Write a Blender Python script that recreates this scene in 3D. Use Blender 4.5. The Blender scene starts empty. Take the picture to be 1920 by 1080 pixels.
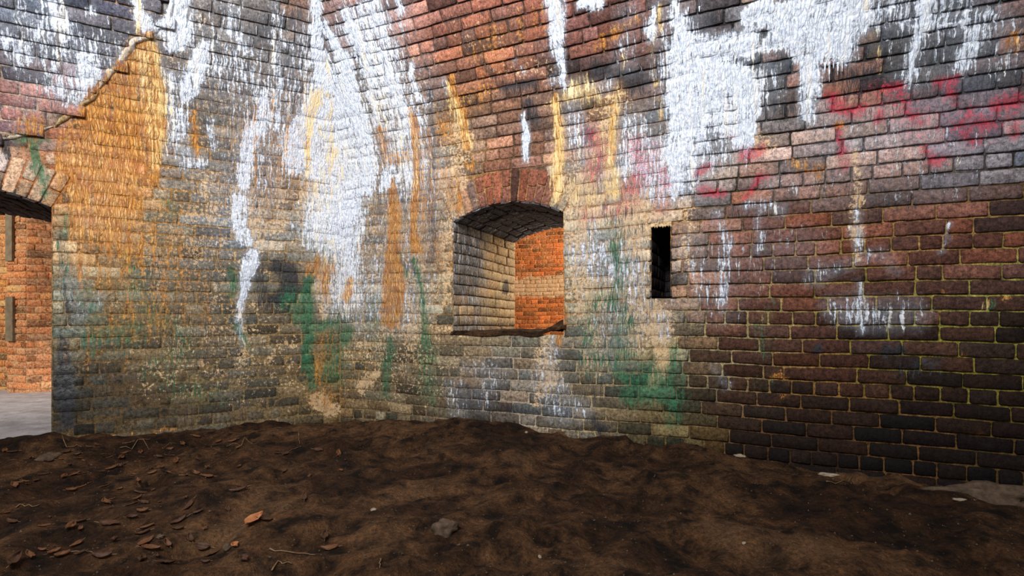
import bpy, math, random
import numpy as np
from mathutils import Vector

random.seed(7)
rng = np.random.default_rng(11)
SC = bpy.context.scene
COL = SC.collection

# ------------------------------------------------------------------ camera
F = 985.0           # focal length in pixels of a 1920 px wide frame
EYE = 0.80          # height of the camera above the dirt floor
cam_d = bpy.data.cameras.new('camera')
cam = bpy.data.objects.new('camera', cam_d)
COL.objects.link(cam)
cam.location = (0, 0, EYE)
cam.rotation_euler = (math.pi / 2, 0, 0)
cam_d.sensor_width = 36
cam_d.lens = F / 1920 * 36
cam_d.shift_y = 63 / 1920
cam_d.clip_start = 0.02
SC.camera = cam
SC.view_settings.view_transform = 'Standard'
SC.view_settings.look = 'None'
SC.view_settings.gamma = 1
SC.view_settings.use_curve_mapping = False
SC.view_settings.exposure = 0.6

# ------------------------------------------------------------------ light
world = bpy.data.worlds.new('world')
SC.world = world
world.use_nodes = True
bg = world.node_tree.nodes['Background']
bg.inputs[0].default_value = (1.0, 0.95, 0.88, 1)
bg.inputs[1].default_value = 0.20


def area(name, loc, target, size, size_y, power, color):
    l = bpy.data.lights.new(name, 'AREA')
    l.shape = 'RECTANGLE'
    l.size, l.size_y, l.energy, l.color = size, size_y, power, color
    o = bpy.data.objects.new(name, l)
    COL.objects.link(o)
    o.location = loc
    d = Vector(target) - Vector(loc)
    o.rotation_euler = d.to_track_quat('-Z', 'Y').to_euler()
    return o


area('upper_wall_fill', (-1.3, -0.6, 3.3), (-0.9, 3.6, 4.3), 2.2, 1.1, 330, (0.97, 0.985, 1.0))  # added unseen area lamp over the room, tilted up to brighten the upper walls
area('neighbour_room_daylight', (-6.6, 3.6, 2.6), (-5.6, 6.0, 0.9), 1.2, 1.2, 42, (1.0, 0.95, 0.88))
area('far_passage_daylight', (3.2, 7.2, 3.2), (0.6, 10.5, 1.1), 1.6, 1.6, 210, (1.0, 0.93, 0.82))
area('embrasure_daylight', (1.55, 6.1, 1.9), (-0.1, 4.9, 1.0), 0.9, 0.9, 30, (1.0, 0.84, 0.60))

# ------------------------------------------------------------------ noise
def _hash(ix, iy, seed):
    h = (ix.astype(np.int64) * 374761393 + iy.astype(np.int64) * 668265263 + seed * 1442695041) & 0xFFFFFFFF
    h = ((h ^ (h >> 13)) * 1274126177) & 0xFFFFFFFF
    return ((h ^ (h >> 16)) & 0xFFFFFF) / float(0xFFFFFF)


def vnoise(x, y, seed=0):
    x = np.asarray(x, float); y = np.asarray(y, float)
    ix, iy = np.floor(x), np.floor(y)
    fx, fy = x - ix, y - iy
    fx = fx * fx * (3 - 2 * fx); fy = fy * fy * (3 - 2 * fy)
    a = _hash(ix, iy, seed); b = _hash(ix + 1, iy, seed)
    c = _hash(ix, iy + 1, seed); d = _hash(ix + 1, iy + 1, seed)
    return (a + (b - a) * fx) * (1 - fy) + (c + (d - c) * fx) * fy


def fbm(x, y, seed=0, octs=4):
    s = 0; a = 0.5; t = 0
    for k in range(octs):
        s = s + a * vnoise(x * 2 ** k, y * 2 ** k, seed + k * 17); t += a; a *= 0.5
    return s / t


def sstep(a, b, x):
    t = np.clip((x - a) / (b - a), 0, 1)
    return t * t * (3 - 2 * t)


# ------------------------------------------------------------------ plan of the room
DR = np.array([0.9077, -0.4197])        # along the right wall, away from the corner
NR = np.array([0.4197, 0.9077])         # outward normal of the right wall
DL = np.array([-0.8703, -0.4926])       # along the left wall, away from the corner
NL = np.array([-0.4926, 0.8703])
CN = np.array([-1.461, 4.469])          # the corner
SPRING = EYE + 1.02                     # where the vault starts

# vault profile by arc length above the springing
_a = np.linspace(0, 3.0, 301)
_th = np.radians(np.where(_a < 0.7, 24 * (_a / 0.7) ** 0.8, 24 + (_a - 0.7) * 12))
_del = np.concatenate([[0], np.cumsum(np.sin((_th[1:] + _th[:-1]) / 2) * 0.01)])
_hh = np.concatenate([[0], np.cumsum(np.cos((_th[1:] + _th[:-1]) / 2) * 0.01)])


def profile(v):
    a = np.clip(v - SPRING, 0, 2.99)
    return np.interp(a, _a, _del), np.where(v < SPRING, v, SPRING + np.interp(a, _a, _hh)), np.interp(a, _a, _th)


def vault_surface(D, N):
    def f(u, v, off):
        de, h, th = profile(v)
        nn = np.stack([-N[0] * np.cos(th), -N[1] * np.cos(th), -np.sin(th)], -1)
        P = np.stack([CN[0] + u * D[0] - de * N[0], CN[1] + u * D[1] - de * N[1], h], -1)
        return P + nn * np.asarray(off)[..., None]
    return f


def groin(v):
    return 0.513 * profile(v)[0]


surfR = vault_surface(DR, NR)
surfL = vault_surface(DL, NL)


def plane_surface(O, U, N):
    """vertical plane: u along U, v is height, facing N (unit, horizontal)"""
    O, U, N = np.array(O, float), np.array(U, float), np.array(N, float)

    def f(u, v, off):
        return np.stack([O[0] + u * U[0] + off * N[0], O[1] + u * U[1] + off * N[1], v + 0 * u], -1)
    return f


def arch_surface(O, U, D, z0, half, rise):
    """soffit of a segmental arch: u runs along U (depth), v is arc length from the first springing along D"""
    R = (half ** 2 + rise ** 2) / (2 * rise)
    zc = z0 + rise - R
    A = math.asin(half / R)
    O, U, D = np.array(O, float), np.array(U, float), np.array(D, float)

    def f(u, v, off):
        ang = -A + v / R
        r = R - off
        w = half + r * np.sin(ang)
        return np.stack([O[0] + u * U[0] + w * D[0], O[1] + u * U[1] + w * D[1], zc + r * np.cos(ang)], -1)
    return f, 2 * A * R, R, zc


def to_px(P):
    Y = np.maximum(P[..., 1], 0.2)
    return 960 + F * P[..., 0] / Y, 603 - F * (P[..., 2] - EYE) / Y


# ------------------------------------------------------------------ what the water left on the brick
# the survey of the stains: every entry is read off the wall, then kept as colour weights on the wall's own vertices
def lin(c):
    c = np.array(c, float) / 255
    return np.where(c < 0.04045, c / 12.92, ((c + 0.055) / 1.055) ** 2.4)


BRICK = [  # tones as they appear; lower right is dark brick plus painted-in dimness
 (30,30,84,88,100),(150,30,78,78,92),(230,40,70,68,84),(380,40,112,100,92),(470,40,104,92,84),(560,40,96,82,72),(640,10,150,90,68),
 (720,30,142,104,90),(800,20,152,88,66),(900,40,160,92,70),(1000,40,152,84,64),(1100,40,140,82,68),(1200,60,128,76,60),(1300,40,92,78,76),
 (1450,40,112,108,112),(1600,40,100,92,94),(1750,40,62,60,68),(1880,40,74,80,94),
 (30,120,92,80,84),(120,110,84,80,92),(210,110,80,72,84),(400,150,92,80,74),(520,150,98,76,58),(700,140,120,96,76),(800,120,158,98,70),
 (900,120,150,92,70),(1000,120,138,82,64),(1120,130,98,64,52),(1250,150,96,72,64),(1400,130,88,88,96),(1550,130,140,90,68),(1700,130,70,62,60),
 (1850,130,62,66,84),(1900,70,150,90,50),
 (30,200,172,96,68),(110,190,168,98,72),(30,240,84,80,96),(180,250,150,92,54),(400,230,112,94,72),(520,230,120,92,62),(620,230,150,130,110),(720,230,130,106,80),
 (850,210,112,92,76),(950,200,104,76,60),(1050,180,96,72,58),(1150,230,120,100,84),(1300,230,150,140,130),(1450,210,96,80,72),(1600,220,150,112,96),
 (1750,210,104,96,104),(1880,210,110,100,110),
 (60,330,170,130,92),(180,330,176,116,66),(380,300,112,104,96),(520,310,124,96,66),(700,330,138,112,84),(850,300,146,116,84),(950,280,124,86,66),
 (950,345,140,82,66),(1100,290,156,116,104),(1300,290,158,146,142),(1450,270,164,146,138),(1600,260,158,150,154),(1750,270,146,140,148),(1880,280,142,136,142),
 (1080,350,170,148,112),(1200,350,172,150,122),(1300,350,138,124,116),(1450,330,130,96,82),(1600,335,138,100,84),(1700,300,146,104,86),(1480,320,142,98,80),(1800,340,112,86,82),(1700,360,92,70,64),
 (130,440,172,138,90),(220,430,184,134,78),(320,440,124,116,90),(400,450,96,100,106),(520,440,120,106,88),(620,450,150,136,110),(720,450,140,118,88),
 (810,440,142,120,88),(1090,440,176,160,128),(1190,450,184,166,134),(1300,440,118,92,76),(1400,440,96,62,50),(1550,420,98,64,52),(1700,440,90,58,46),
 (1850,420,92,58,46),
 (140,540,138,126,96),(260,540,118,108,80),(340,520,96,98,92),(430,540,96,94,82),(520,540,80,76,66),(640,560,136,118,86),(800,550,138,122,92),
 (1090,540,156,144,114),(1190,550,156,146,112),(1300,540,122,88,70),(1450,540,88,60,50),(1600,530,84,58,48),(1800,540,72,50,42),
 (140,640,96,94,74),(280,630,104,94,70),(430,640,110,94,68),(540,640,92,78,58),(700,640,116,104,76),(850,650,112,94,66),(950,640,104,92,70),
 (1100,640,118,108,84),(1240,650,150,138,98),(1330,620,84,60,50),(1400,640,70,48,38),(1600,640,64,44,38),(1850,640,54,40,32),
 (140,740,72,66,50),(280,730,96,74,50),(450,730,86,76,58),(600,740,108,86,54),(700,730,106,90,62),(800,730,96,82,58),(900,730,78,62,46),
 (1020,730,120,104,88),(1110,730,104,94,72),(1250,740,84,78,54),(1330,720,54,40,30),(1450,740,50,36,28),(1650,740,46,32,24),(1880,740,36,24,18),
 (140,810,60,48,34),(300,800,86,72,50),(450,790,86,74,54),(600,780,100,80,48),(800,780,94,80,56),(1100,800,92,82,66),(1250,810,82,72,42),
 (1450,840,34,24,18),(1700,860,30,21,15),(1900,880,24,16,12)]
MORTAR = [
 (60,60,70,66,68),(60,200,150,130,112),(250,120,120,100,80),(450,100,80,68,58),(150,300,150,84,36),(150,420,132,84,40),(150,560,118,98,64),
 (320,420,128,98,58),(320,600,124,100,64),(480,560,118,98,66),(480,720,108,90,60),(200,740,82,66,44),(480,320,150,112,64),(620,300,160,120,76),
 (620,600,140,110,66),(720,500,130,96,54),(720,150,96,78,60),(800,60,70,52,44),(950,60,44,32,28),(1100,60,66,50,44),(950,180,60,44,36),(800,300,130,96,60),
 (850,500,120,90,54),(850,720,110,92,68),(950,720,150,136,120),(1100,720,150,132,100),(1100,500,150,108,62),(1200,420,150,106,60),(1150,250,120,90,70),
 (1300,150,60,54,52),(1450,120,24,22,24),(1700,80,40,38,38),(1850,140,36,32,32),(1500,300,36,30,28),(1750,300,30,25,24),(1400,370,60,50,40),
 (1500,440,130,100,60),(1750,430,130,98,58),(1350,500,110,84,48),(1400,620,138,124,82),(1600,540,126,110,54),(1850,560,136,128,66),(1700,650,120,112,40),
 (1500,700,124,90,46),(1850,700,118,108,44),(1400,760,104,66,36),(1700,790,96,66,36),(1350,700,140,130,100),(1500,850,40,26,16),(1880,840,76,56,28),(1250,780,84,66,40)]


def scatter(table, x, y, sig):
    T = np.array(table, float)
    C = lin(T[:, 2:5])
    out = np.zeros(x.shape + (3,)); 
    for i in range(0, x.size, 40000):
        xs = x.ravel()[i:i + 40000, None]; ys = y.ravel()[i:i + 40000, None]
        d2 = (xs - T[None, :, 0]) ** 2 + (ys - T[None, :, 1]) ** 2 * 1.3
        w = np.exp(-d2 / (2 * sig * sig)) + 1e-3 / (1 + (d2 / 1e4) ** 2)
        out.reshape(-1, 3)[i:i + 40000] = (w @ C) / w.sum(1)[:, None]
    return out


W, O, G, R, D, K, L, S = range(8)   # white, orange, green, red, dark, cream, gloss (wet), yellow
ST = []                              # (layer, polyline[(x,y,halfwidth)], strength, softness)


def st(layer, strength, pts, soft=0.5):
    if layer in (G, S): strength, soft = strength * (.95 if layer == G else .82), max(soft, .85)
    if layer == O: strength, soft = strength * .93, max(soft, .6)
    ST.append((layer, strength, pts, soft))


# --- calcite, white
st(W,.65,[(95,0,30),(110,35,26),(125,45,14)],.8); st(W,.75,[(170,8,8),(176,18,6)]); st(W,.75,[(160,110,14),(165,145,24),(165,175,16)],.8)
st(W,.55,[(100,155,22),(125,175,24),(150,185,14)],.8); st(W,.35,[(60,60,70),(200,120,80)],.9); st(W,.5,[(0,60,16),(40,110,20)])
st(W,.9,[(247,0,8),(262,30,14),(285,55,16),(310,50,14),(335,20,16),(345,0,18)]); st(W,.95,[(335,40,26),(335,75,24),(325,90,14)]); st(W,.9,[(380,85,14),(368,125,20),(355,165,16),(350,185,8)])
st(W,.6,[(270,95,8),(262,140,9),(268,190,7)]); st(W,.5,[(300,110,8),(310,200,10),(312,290,12)]); st(W,.5,[(320,150,24),(330,230,20)],.9)
st(W,.6,[(345,215,14),(335,260,16),(345,300,18),(370,305,16)]); st(W,.55,[(395,225,7),(400,280,9)])
st(W,.85,[(489,170,8),(497,215,14),(480,240,22),(462,275,16),(455,320,13),(462,345,10)])
st(W,.45,[(430,0,14),(440,60,14),(470,90,10)]); st(W,.45,[(520,0,6),(522,120,7),(520,240,8)])
st(K,.8,[(465,330,16),(460,370,26),(455,410,24),(470,450,16)]); st(W,.75,[(452,370,14),(448,420,18),(462,450,12)])
st(W,.95,[(470,475,14),(462,505,18),(455,550,15),(450,580,9)]); st(W,.7,[(452,590,8),(453,640,7)])
st(W,.95,[(597,0,13),(594,40,12),(597,90,12),(606,130,18),(610,170,32),(600,220,42)]); st(W,.9,[(575,225,14),(548,265,22),(552,310,24)])
st(W,.9,[(615,210,50),(610,260,60),(618,300,60),(625,340,44),(620,400,46),(612,440,44)],.6)
st(W,.6,[(600,430,56),(620,480,50),(640,540,40)],.9)
st(W,.9,[(610,40,6),(628,80,10),(645,130,14),(662,190,18),(680,250,18),(690,310,16),(690,360,14)]); st(W,.75,[(665,330,26),(660,400,26),(655,470,24),(655,540,16)],.8)
st(W,.95,[(650,15,5),(662,55,8),(680,100,11),(692,140,9),(702,185,6),(712,230,5)]); st(W,.8,[(718,95,6),(735,150,8),(752,190,6),(762,230,5)])
st(W,.6,[(690,0,22),(710,40,18),(722,70,10)],.7); st(W,.8,[(747,0,6),(752,30,5)]); st(W,.5,[(660,30,30),(720,130,30),(770,240,26)],.9)
st(W,.8,[(720,325,9),(728,345,12),(718,360,8)]); st(W,.7,[(765,315,5),(768,350,5)]); st(W,.75,[(773,130,5),(782,165,6),(806,200,4)])
st(W,.35,[(560,80,60),(640,200,60),(760,300,70)],.9); st(W,.25,[(420,120,60),(520,200,70),(480,300,60)],.9); st(W,.25,[(640,560,60),(760,560,60)],.9)
st(W,.9,[(980,220,6),(985,260,9),(984,305,7)]); st(W,.95,[(1040,0,20),(1048,50,17),(1044,90,15),(1052,130,9),(1057,170,5)]); st(W,.95,[(1095,0,14),(1120,5,16),(1110,14,9)])
st(W,.5,[(960,110,4),(980,130,4)]); st(W,.55,[(1040,150,12),(1080,175,22),(1140,165,20)],.8); st(W,.5,[(1070,200,24),(1080,260,20)],.8)
st(W,.35,[(1180,30,30),(1170,120,26)],.9); st(W,.9,[(1222,20,5),(1224,70,9),(1215,60,8)]); st(W,.9,[(1262,0,10),(1272,40,16),(1280,90,26),(1290,140,40),(1300,190,56),(1285,240,36),(1270,300,22),(1262,370,10)])
st(W,.95,[(1310,80,22),(1360,85,24),(1400,80,30)]); st(W,1.,[(1410,30,28),(1440,30,34),(1500,40,48),(1560,45,60),(1600,25,44)],.3)
st(W,1.,[(1330,140,40),(1380,145,36),(1400,190,26),(1400,250,18)],.35); st(W,.85,[(1430,100,12),(1480,60,30),(1520,110,34),(1522,170,26),(1512,220,16)],.4)
st(W,.95,[(1570,80,44),(1575,105,30)],.3); st(W,.7,[(1340,170,20),(1360,240,20),(1400,270,16)],.6); st(W,.9,[(1735,0,16),(1738,40,14),(1725,70,14),(1712,110,10),(1706,160,7)])
st(W,.85,[(1822,70,16),(1812,100,18),(1805,130,14)]); st(W,.9,[(1660,76,3),(1740,52,4),(1830,38,4),(1880,26,3)],.3); st(W,.4,[(1640,20,40),(1780,20,50),(1880,60,40)],.9)
st(W,.42,[(1120,300,60),(1200,320,60),(1300,330,50)],.9); st(W,.26,[(1540,240,40),(1660,250,50),(1800,240,50),(1900,220,40)],.95); st(W,.22,[(1450,345,40),(1600,330,60),(1800,320,60)],.8); st(W,.64,[(1270,50,50),(1300,200,80),(1290,290,50)],.9); st(W,.5,[(1180,230,40),(1200,300,50),(1240,340,50)],.95); st(W,.34,[(1660,30,60),(1800,60,80),(1880,110,60),(1700,140,40)],.95); st(W,.5,[(1440,150,40),(1360,280,40)],.9)
st(W,.6,[(1340,400,10),(1356,440,12),(1358,500,12),(1356,570,8)],.7); st(W,.5,[(1430,400,8),(1424,470,7)]); st(K,.85,[(1604,280,8),(1606,330,8),(1606,400,13),(1610,460,13),(1610,490,9)],.5)
st(W,.6,[(1608,400,9),(1612,470,10)]); st(W,.6,[(1614,530,8),(1614,570,6),(1618,620,4)]); st(W,.45,[(1560,575,26),(1640,590,34),(1720,590,30)],.8); st(W,.35,[(1520,520,16),(1660,480,16),(1680,510,14)],.8)
st(W,.5,[(1780,420,5),(1760,480,4)]); st(W,.55,[(1400,380,14),(1440,390,14),(1470,395,10)]); st(W,.3,[(1300,450,30),(1310,550,24)],.8)
st(W,.35,[(1100,480,40),(1180,500,36)],.9); st(W,.35,[(880,690,20),(930,700,30),(900,740,30)],.9); st(W,.42,[(1040,640,16),(1020,700,26),(1040,760,34),(1090,770,26)],.9)
st(W,.3,[(850,730,20),(860,780,16)]); st(W,.35,[(130,500,14),(150,600,14),(190,560,12)],.8); st(W,.3,[(1340,690,10),(1360,720,10)])
st(W,.32,[(380,60,120),(520,200,130),(470,400,90)],.95); st(K,.40,[(340,120,130),(500,330,140),(300,500,120)],.95); st(K,.28,[(300,560,160),(500,660,120)],.95); st(K,.45,[(700,200,120),(740,400,130),(760,640,120)],.95)
st(D,.48,[(340,120,130),(480,300,140)],.95); st(D,.40,[(300,520,150),(350,640,120)],.95); st(D,.46,[(680,100,120),(760,450,120)],.95); st(D,.3,[(760,500,120),(760,700,90)],.95); st(D,.44,[(1120,320,100),(1180,560,90),(1100,700,90)],.95); st(W,.52,[(690,60,90),(740,180,80),(770,300,60)],.95); st(W,.34,[(780,380,90),(700,560,90)],.95)
st(W,.34,[(1120,450,90),(1180,560,80),(1130,640,60)],.95); st(D,.35,[(1320,480,30),(1330,560,30)],.95); st(K,.25,[(900,60,60),(1000,140,60)],.95); st(W,.28,[(60,60,80),(150,120,80),(60,180,60)],.95); st(D,.35,[(840,60,60),(1000,60,60),(1080,130,60)],.95)
st(O,.34,[(330,430,90),(300,560,120),(180,650,60)],.95); st(O,.30,[(500,330,80),(560,240,60)],.95); st(O,.35,[(850,480,30),(780,460,60)],.95); st(W,.22,[(1340,560,60),(1380,480,60),(1500,470,60)],.95); st(D,.32,[(450,740,120),(200,700,100)],.95); st(D,.4,[(1340,60,90),(1460,200,60),(1800,120,120)],.95)
# --- cream and tan lime
st(K,.75,[(600,300,40),(590,380,44),(590,440,40)],.8); st(K,.75,[(600,500,20),(612,540,16),(608,590,10)]); st(K,.8,[(600,755,22),(620,775,20)]); st(K,.7,[(705,700,10),(680,730,12)])
st(K,.6,[(520,330,20),(530,420,20),(480,430,30)],.8); st(K,.6,[(760,420,60),(740,540,50),(780,620,36)],.9); st(K,.55,[(860,250,30),(850,330,30),(840,420,16),(836,560,14)],.8)
st(K,.75,[(1090,330,30),(1080,400,30),(1090,480,26),(1090,570,30)],.8); st(K,.75,[(1200,380,50),(1180,460,40),(1190,540,36),(1200,620,36)],.8)
st(K,.95,[(1225,570,22),(1235,600,30),(1235,640,22),(1240,680,16),(1225,720,14)],.6); st(W,.45,[(1243,590,14),(1240,630,14)],.8); st(K,.6,[(1120,600,40),(1110,680,30)],.9); st(K,.7,[(1020,660,26),(1030,720,24),(1010,760,14)],.8)
st(K,.33,[(300,560,50),(380,620,60),(300,700,60),(450,680,50)],.9); st(K,.45,[(1290,400,16),(1290,480,12),(1310,560,12)],.8); st(K,.5,[(1380,250,20),(1440,270,20)]); st(K,.4,[(1150,180,40),(1110,300,40)],.9)
st(K,.5,[(380,330,26),(400,390,24),(330,420,20)],.9); st(K,.4,[(640,640,30),(740,680,50)],.9)
# --- iron, orange
st(O,1.,[(285,62,10),(255,105,26),(215,150,26),(190,200,44),(185,250,70),(195,290,80),(210,340,70),(215,385,60)],.3); st(O,.95,[(280,90,18),(285,170,26),(288,230,26),(290,300,20),(285,340,14)],.4)
st(O,.85,[(130,240,24),(130,300,30),(150,370,30)],.5); st(O,.7,[(150,420,40),(210,430,60),(250,470,40)],.7); st(O,.5,[(150,490,40),(190,530,40),(260,500,20)],.8)
st(O,.9,[(362,195,4),(365,240,9),(368,290,11)],.35); st(O,.6,[(55,235,30),(50,275,16)],.6); st(O,.45,[(300,440,60),(330,520,50),(230,600,60)],.9)
st(S,.8,[(257,0,4),(262,30,5),(266,60,6)]); st(S,.75,[(285,70,14),(300,150,16),(303,240,16),(300,300,16)],.6)
st(S,.95,[(590,175,18),(585,200,16),(580,240,9),(582,300,6),(580,330,4)],.4); st(S,.8,[(615,170,5),(622,230,7),(625,290,9),(618,320,5)],.5); st(S,.7,[(612,110,4),(615,150,5)]); st(S,.6,[(600,345,22),(595,370,16)],.7)
st(O,.6,[(626,278,7)],.6); st(O,.75,[(590,505,22),(612,510,20),(605,545,12)],.7); st(O,.8,[(660,520,10),(655,545,14)],.7)
st(O,.95,[(737,335,4),(740,400,12),(738,470,18),(735,540,22),(728,600,18)],.5); st(O,.9,[(770,200,7),(780,270,12),(788,330,10),(778,400,10),(785,470,12)],.6); st(O,.6,[(715,250,16),(725,300,14),(765,290,14)],.7)
st(O,.45,[(810,260,24),(800,340,30),(800,420,20)],.8); st(O,.5,[(620,620,20),(610,700,24),(610,760,26)],.9); st(S,.5,[(680,90,5),(690,150,5),(720,230,4)])
st(O,1.,[(850,138,7),(852,175,8),(866,210,7),(876,250,7),(874,275,7)],.3); st(W,.6,[(836,145,6),(842,175,7)]); st(S,.7,[(842,150,7),(850,185,9),(880,270,9)],.6)
st(O,.95,[(871,300,3),(872,315,4)],.3); st(O,.95,[(883,300,3),(884,318,3)],.3); st(O,1.,[(860,350,3),(859,385,5),(858,396,5)],.3); st(O,.45,[(840,330,20),(850,390,24)],.8)
st(S,.9,[(1038,190,9),(1046,230,14),(1048,280,14),(1046,330,16),(1040,375,14)],.5); st(O,1.,[(1040,185,5),(1046,240,6),(1052,300,6),(1050,330,7)],.4); st(S,.85,[(1080,178,30),(1110,175,26),(1060,190,14)],.6)
st(S,.9,[(1149,215,7),(1150,260,14),(1146,310,18),(1150,360,18)],.5); st(O,1.,[(1148,205,4),(1148,245,6),(1150,300,6)],.4); st(S,.6,[(1075,350,20),(1080,375,14)]); st(S,.55,[(1160,170,16),(1110,320,16),(1110,380,20)],.8)
st(S,.9,[(1230,15,6),(1232,45,6),(1226,75,4),(1228,130,3),(1236,200,3),(1238,250,3)],.5); st(S,.5,[(1170,100,5),(1166,130,5)]); st(O,.5,[(1150,60,12),(1120,85,14),(1200,40,10)],.8)
st(O,.9,[(1574,236,12)],.6); st(O,.5,[(1480,310,14),(1530,322,20)],.8); st(O,.7,[(1060,580,3),(1045,640,10)],.7)
st(O,.65,[(1900,75,22)],.6); st(S,.5,[(1625,0,3),(1660,180,3)]); [st(O,.7,[(a,b,c)],.6) for a,b,c in ((1828,815,8),(1797,448,6),(1482,408,5),(1765,544,5),(1888,510,6),(1475,745,6),(1800,660,4),(1577,494,5),(1892,556,5))]; st(O,.7,[(1440,710,5),(1480,712,6)],.6)
st(O,.5,[(830,240,30),(900,170,30)],.9); st(O,.35,[(1000,40,50),(900,100,50)],.95); st(O,.35,[(520,260,30),(440,260,30),(500,200,30)],.9)
st(O,.55,[(150,824,5),(240,817,6),(330,809,4)],.6)
st(S,.42,[(600,380,40),(625,300,50),(600,240,30)],.95); st(S,.35,[(610,460,50),(650,560,40)],.95); st(S,.35,[(720,200,40),(780,320,40)],.95)
st(O,.95,[(262,110,14),(250,150,26),(245,200,40),(240,280,50)],.4); st(S,.6,[(265,110,20),(275,200,26),(290,290,20)],.9); st(D,.42,[(150,250,40),(170,330,30),(230,200,20)],.95)
# --- algae, green
st(G,.9,[(60,280,12),(72,310,16),(78,340,16),(84,365,12)],.5); st(G,.7,[(40,262,20),(90,262,8)],.7); st(G,.5,[(125,400,16),(115,450,14),(130,520,18)],.7); st(G,.45,[(160,560,30),(180,640,36),(250,620,40)],.8)
st(G,.4,[(240,480,16),(260,560,30),(340,620,30)],.8); st(G,.5,[(310,380,12),(330,400,10)],.7); st(G,.75,[(430,500,6),(434,530,8),(430,560,6)]); st(G,.7,[(445,620,10),(460,640,7)]); st(S,.55,[(456,590,7),(458,655,5)],.7)
st(G,1.,[(580,520,10),(575,560,16),(578,600,18),(580,640,16),(575,690,10)],.45); st(G,.7,[(540,560,24),(560,590,24)],.7); st(G,.85,[(600,610,20),(620,600,12)],.6); st(G,.8,[(585,680,12),(590,720,12)],.5); st(G,.6,[(640,600,30),(620,700,30)],.8)
st(G,.85,[(655,610,14),(650,640,14)],.55); st(S,.45,[(656,615,14),(656,640,10)],.7); st(G,.7,[(730,640,12),(722,690,16),(722,740,12)],.7); st(G,.75,[(780,490,10),(786,540,9),(796,600,12),(800,650,14)],.7)
st(G,.6,[(750,480,6),(758,520,6)]); st(G,.5,[(800,660,26),(800,740,24)],.9); st(D,.8,[(750,485,6),(760,505,6),(772,490,5),(777,515,8)],.6); st(G,.4,[(700,560,16),(700,640,16)],.9)
st(G,.9,[(1146,450,8),(1152,485,10),(1156,505,7)],.5); st(G,.55,[(1115,455,5)],.6); st(G,.55,[(1170,470,8),(1165,520,14),(1150,560,24),(1170,620,26)],.8); st(G,.5,[(1120,560,20),(1100,620,30),(1110,680,34),(1170,660,30)],.9)
st(G,.8,[(1170,700,24),(1210,710,36),(1250,720,40),(1180,740,24)],.8); st(G,.6,[(1260,650,16),(1270,740,20),(1260,790,20)],.8); st(G,.4,[(1140,420,20),(1160,440,20)],.9)
st(G,.35,[(1430,450,5),(1436,490,6)]); st(G,.4,[(1450,560,12),(1420,600,14),(1440,660,12)],.9); st(G,.7,[(1856,575,9)],.5); st(S,.6,[(1850,572,8)],.7); st(S,.5,[(1436,592,14)],.8); st(G,.35,[(1430,720,22)],.9)
st(G,.35,[(350,650,30),(290,700,30),(400,740,30)],.9); st(G,.3,[(600,480,30),(560,420,20)],.9); st(G,.3,[(320,720,20),(330,770,16)],.9)
# --- spray paint, red
for p in [[(1660,170,14),(1690,165,14),(1700,190,10)],[(1560,185,12),(1580,200,14)],[(1780,165,14),(1790,185,10)],[(1865,205,16),(1905,190,22)],[(1560,210,8),(1610,200,16)],[(1820,215,14),(1860,240,14)],
          [(1700,215,14),(1720,235,14)],[(1640,220,10),(1645,240,10)],[(1830,262,14)],[(1725,265,6),(1735,290,5),(1750,305,14),(1770,300,12)],[(1570,240,7),(1580,290,9),(1583,320,8)],
          [(1800,235,12),(1825,265,10)],[(1900,230,14),(1910,250,10)],[(1390,285,14),(1430,278,10)],[(1430,320,8),(1415,350,8),(1390,365,6)],[(1430,330,7),(1400,365,8)],[(1320,350,14),(1350,360,10)],[(1310,320,10),(1330,310,9)],
          [(1360,245,6),(1370,260,5)],[(1440,335,8)],[(1760,150,12),(1800,140,9)]]:
    st(R,.8,p,.95)
st(R,.5,[(1110,250,26),(1130,290,26),(1110,330,22)],.9); st(R,.55,[(1190,270,22),(1210,320,18),(1180,360,22)],.9); st(R,.6,[(1245,320,12),(1250,350,10)],.8); st(R,.35,[(1230,270,16),(1240,390,20)],.9); st(R,.35,[(1100,400,20),(1190,380,14)],.9)
st(R,.35,[(1340,410,10)],.8); st(R,.3,[(1640,190,40),(1760,240,60),(1880,230,40)],.9)
# --- soot and black crust
st(D,.85,[(515,505,12),(540,515,22),(540,545,20),(520,560,12)],.6); st(D,.6,[(480,500,10),(500,570,24)],.9); st(D,.6,[(120,430,12),(118,480,12),(130,600,14)],.7); st(D,.85,[(118,640,12),(122,700,20),(125,790,22)],.7)
st(D,.45,[(20,40,40),(120,90,50),(230,60,40),(60,250,24)],.9); st(D,.8,[(15,265,10),(12,290,8)],.6); st(D,.5,[(400,20,30),(460,60,40),(560,30,20)],.9); st(D,.55,[(540,110,20),(560,200,18),(540,250,16)],.8); st(D,.5,[(380,200,16),(405,215,20)],.7)
st(D,.7,[(806,170,4),(815,290,8),(812,340,11),(812,400,11),(815,460,10),(808,490,8)],.6); st(D,.6,[(760,180,5),(758,260,6),(758,330,6),(756,400,5)],.7); st(D,.5,[(700,120,14),(715,210,16)],.8); st(D,.8,[(602,245,5),(615,250,4)],.4)
st(D,.75,[(605,40,5),(615,75,6),(640,130,5)],.6); st(D,.5,[(640,180,5),(650,330,6)],.6); st(D,.55,[(900,30,12),(950,50,20)],.9); st(D,.65,[(880,90,9),(950,170,14),(1000,155,20)],.8); st(D,.65,[(990,200,20),(1000,230,20)],.8)
st(D,.8,[(1150,140,26),(1200,150,26),(1120,125,20)],.8); st(D,.6,[(1100,240,18),(1090,260,16)],.7); st(D,.7,[(1310,40,20),(1340,35,20)],.7); st(D,.75,[(1425,60,10),(1440,90,14),(1480,110,14),(1450,160,24)],.8); st(D,.7,[(1420,180,14),(1480,200,20)],.8)
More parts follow.
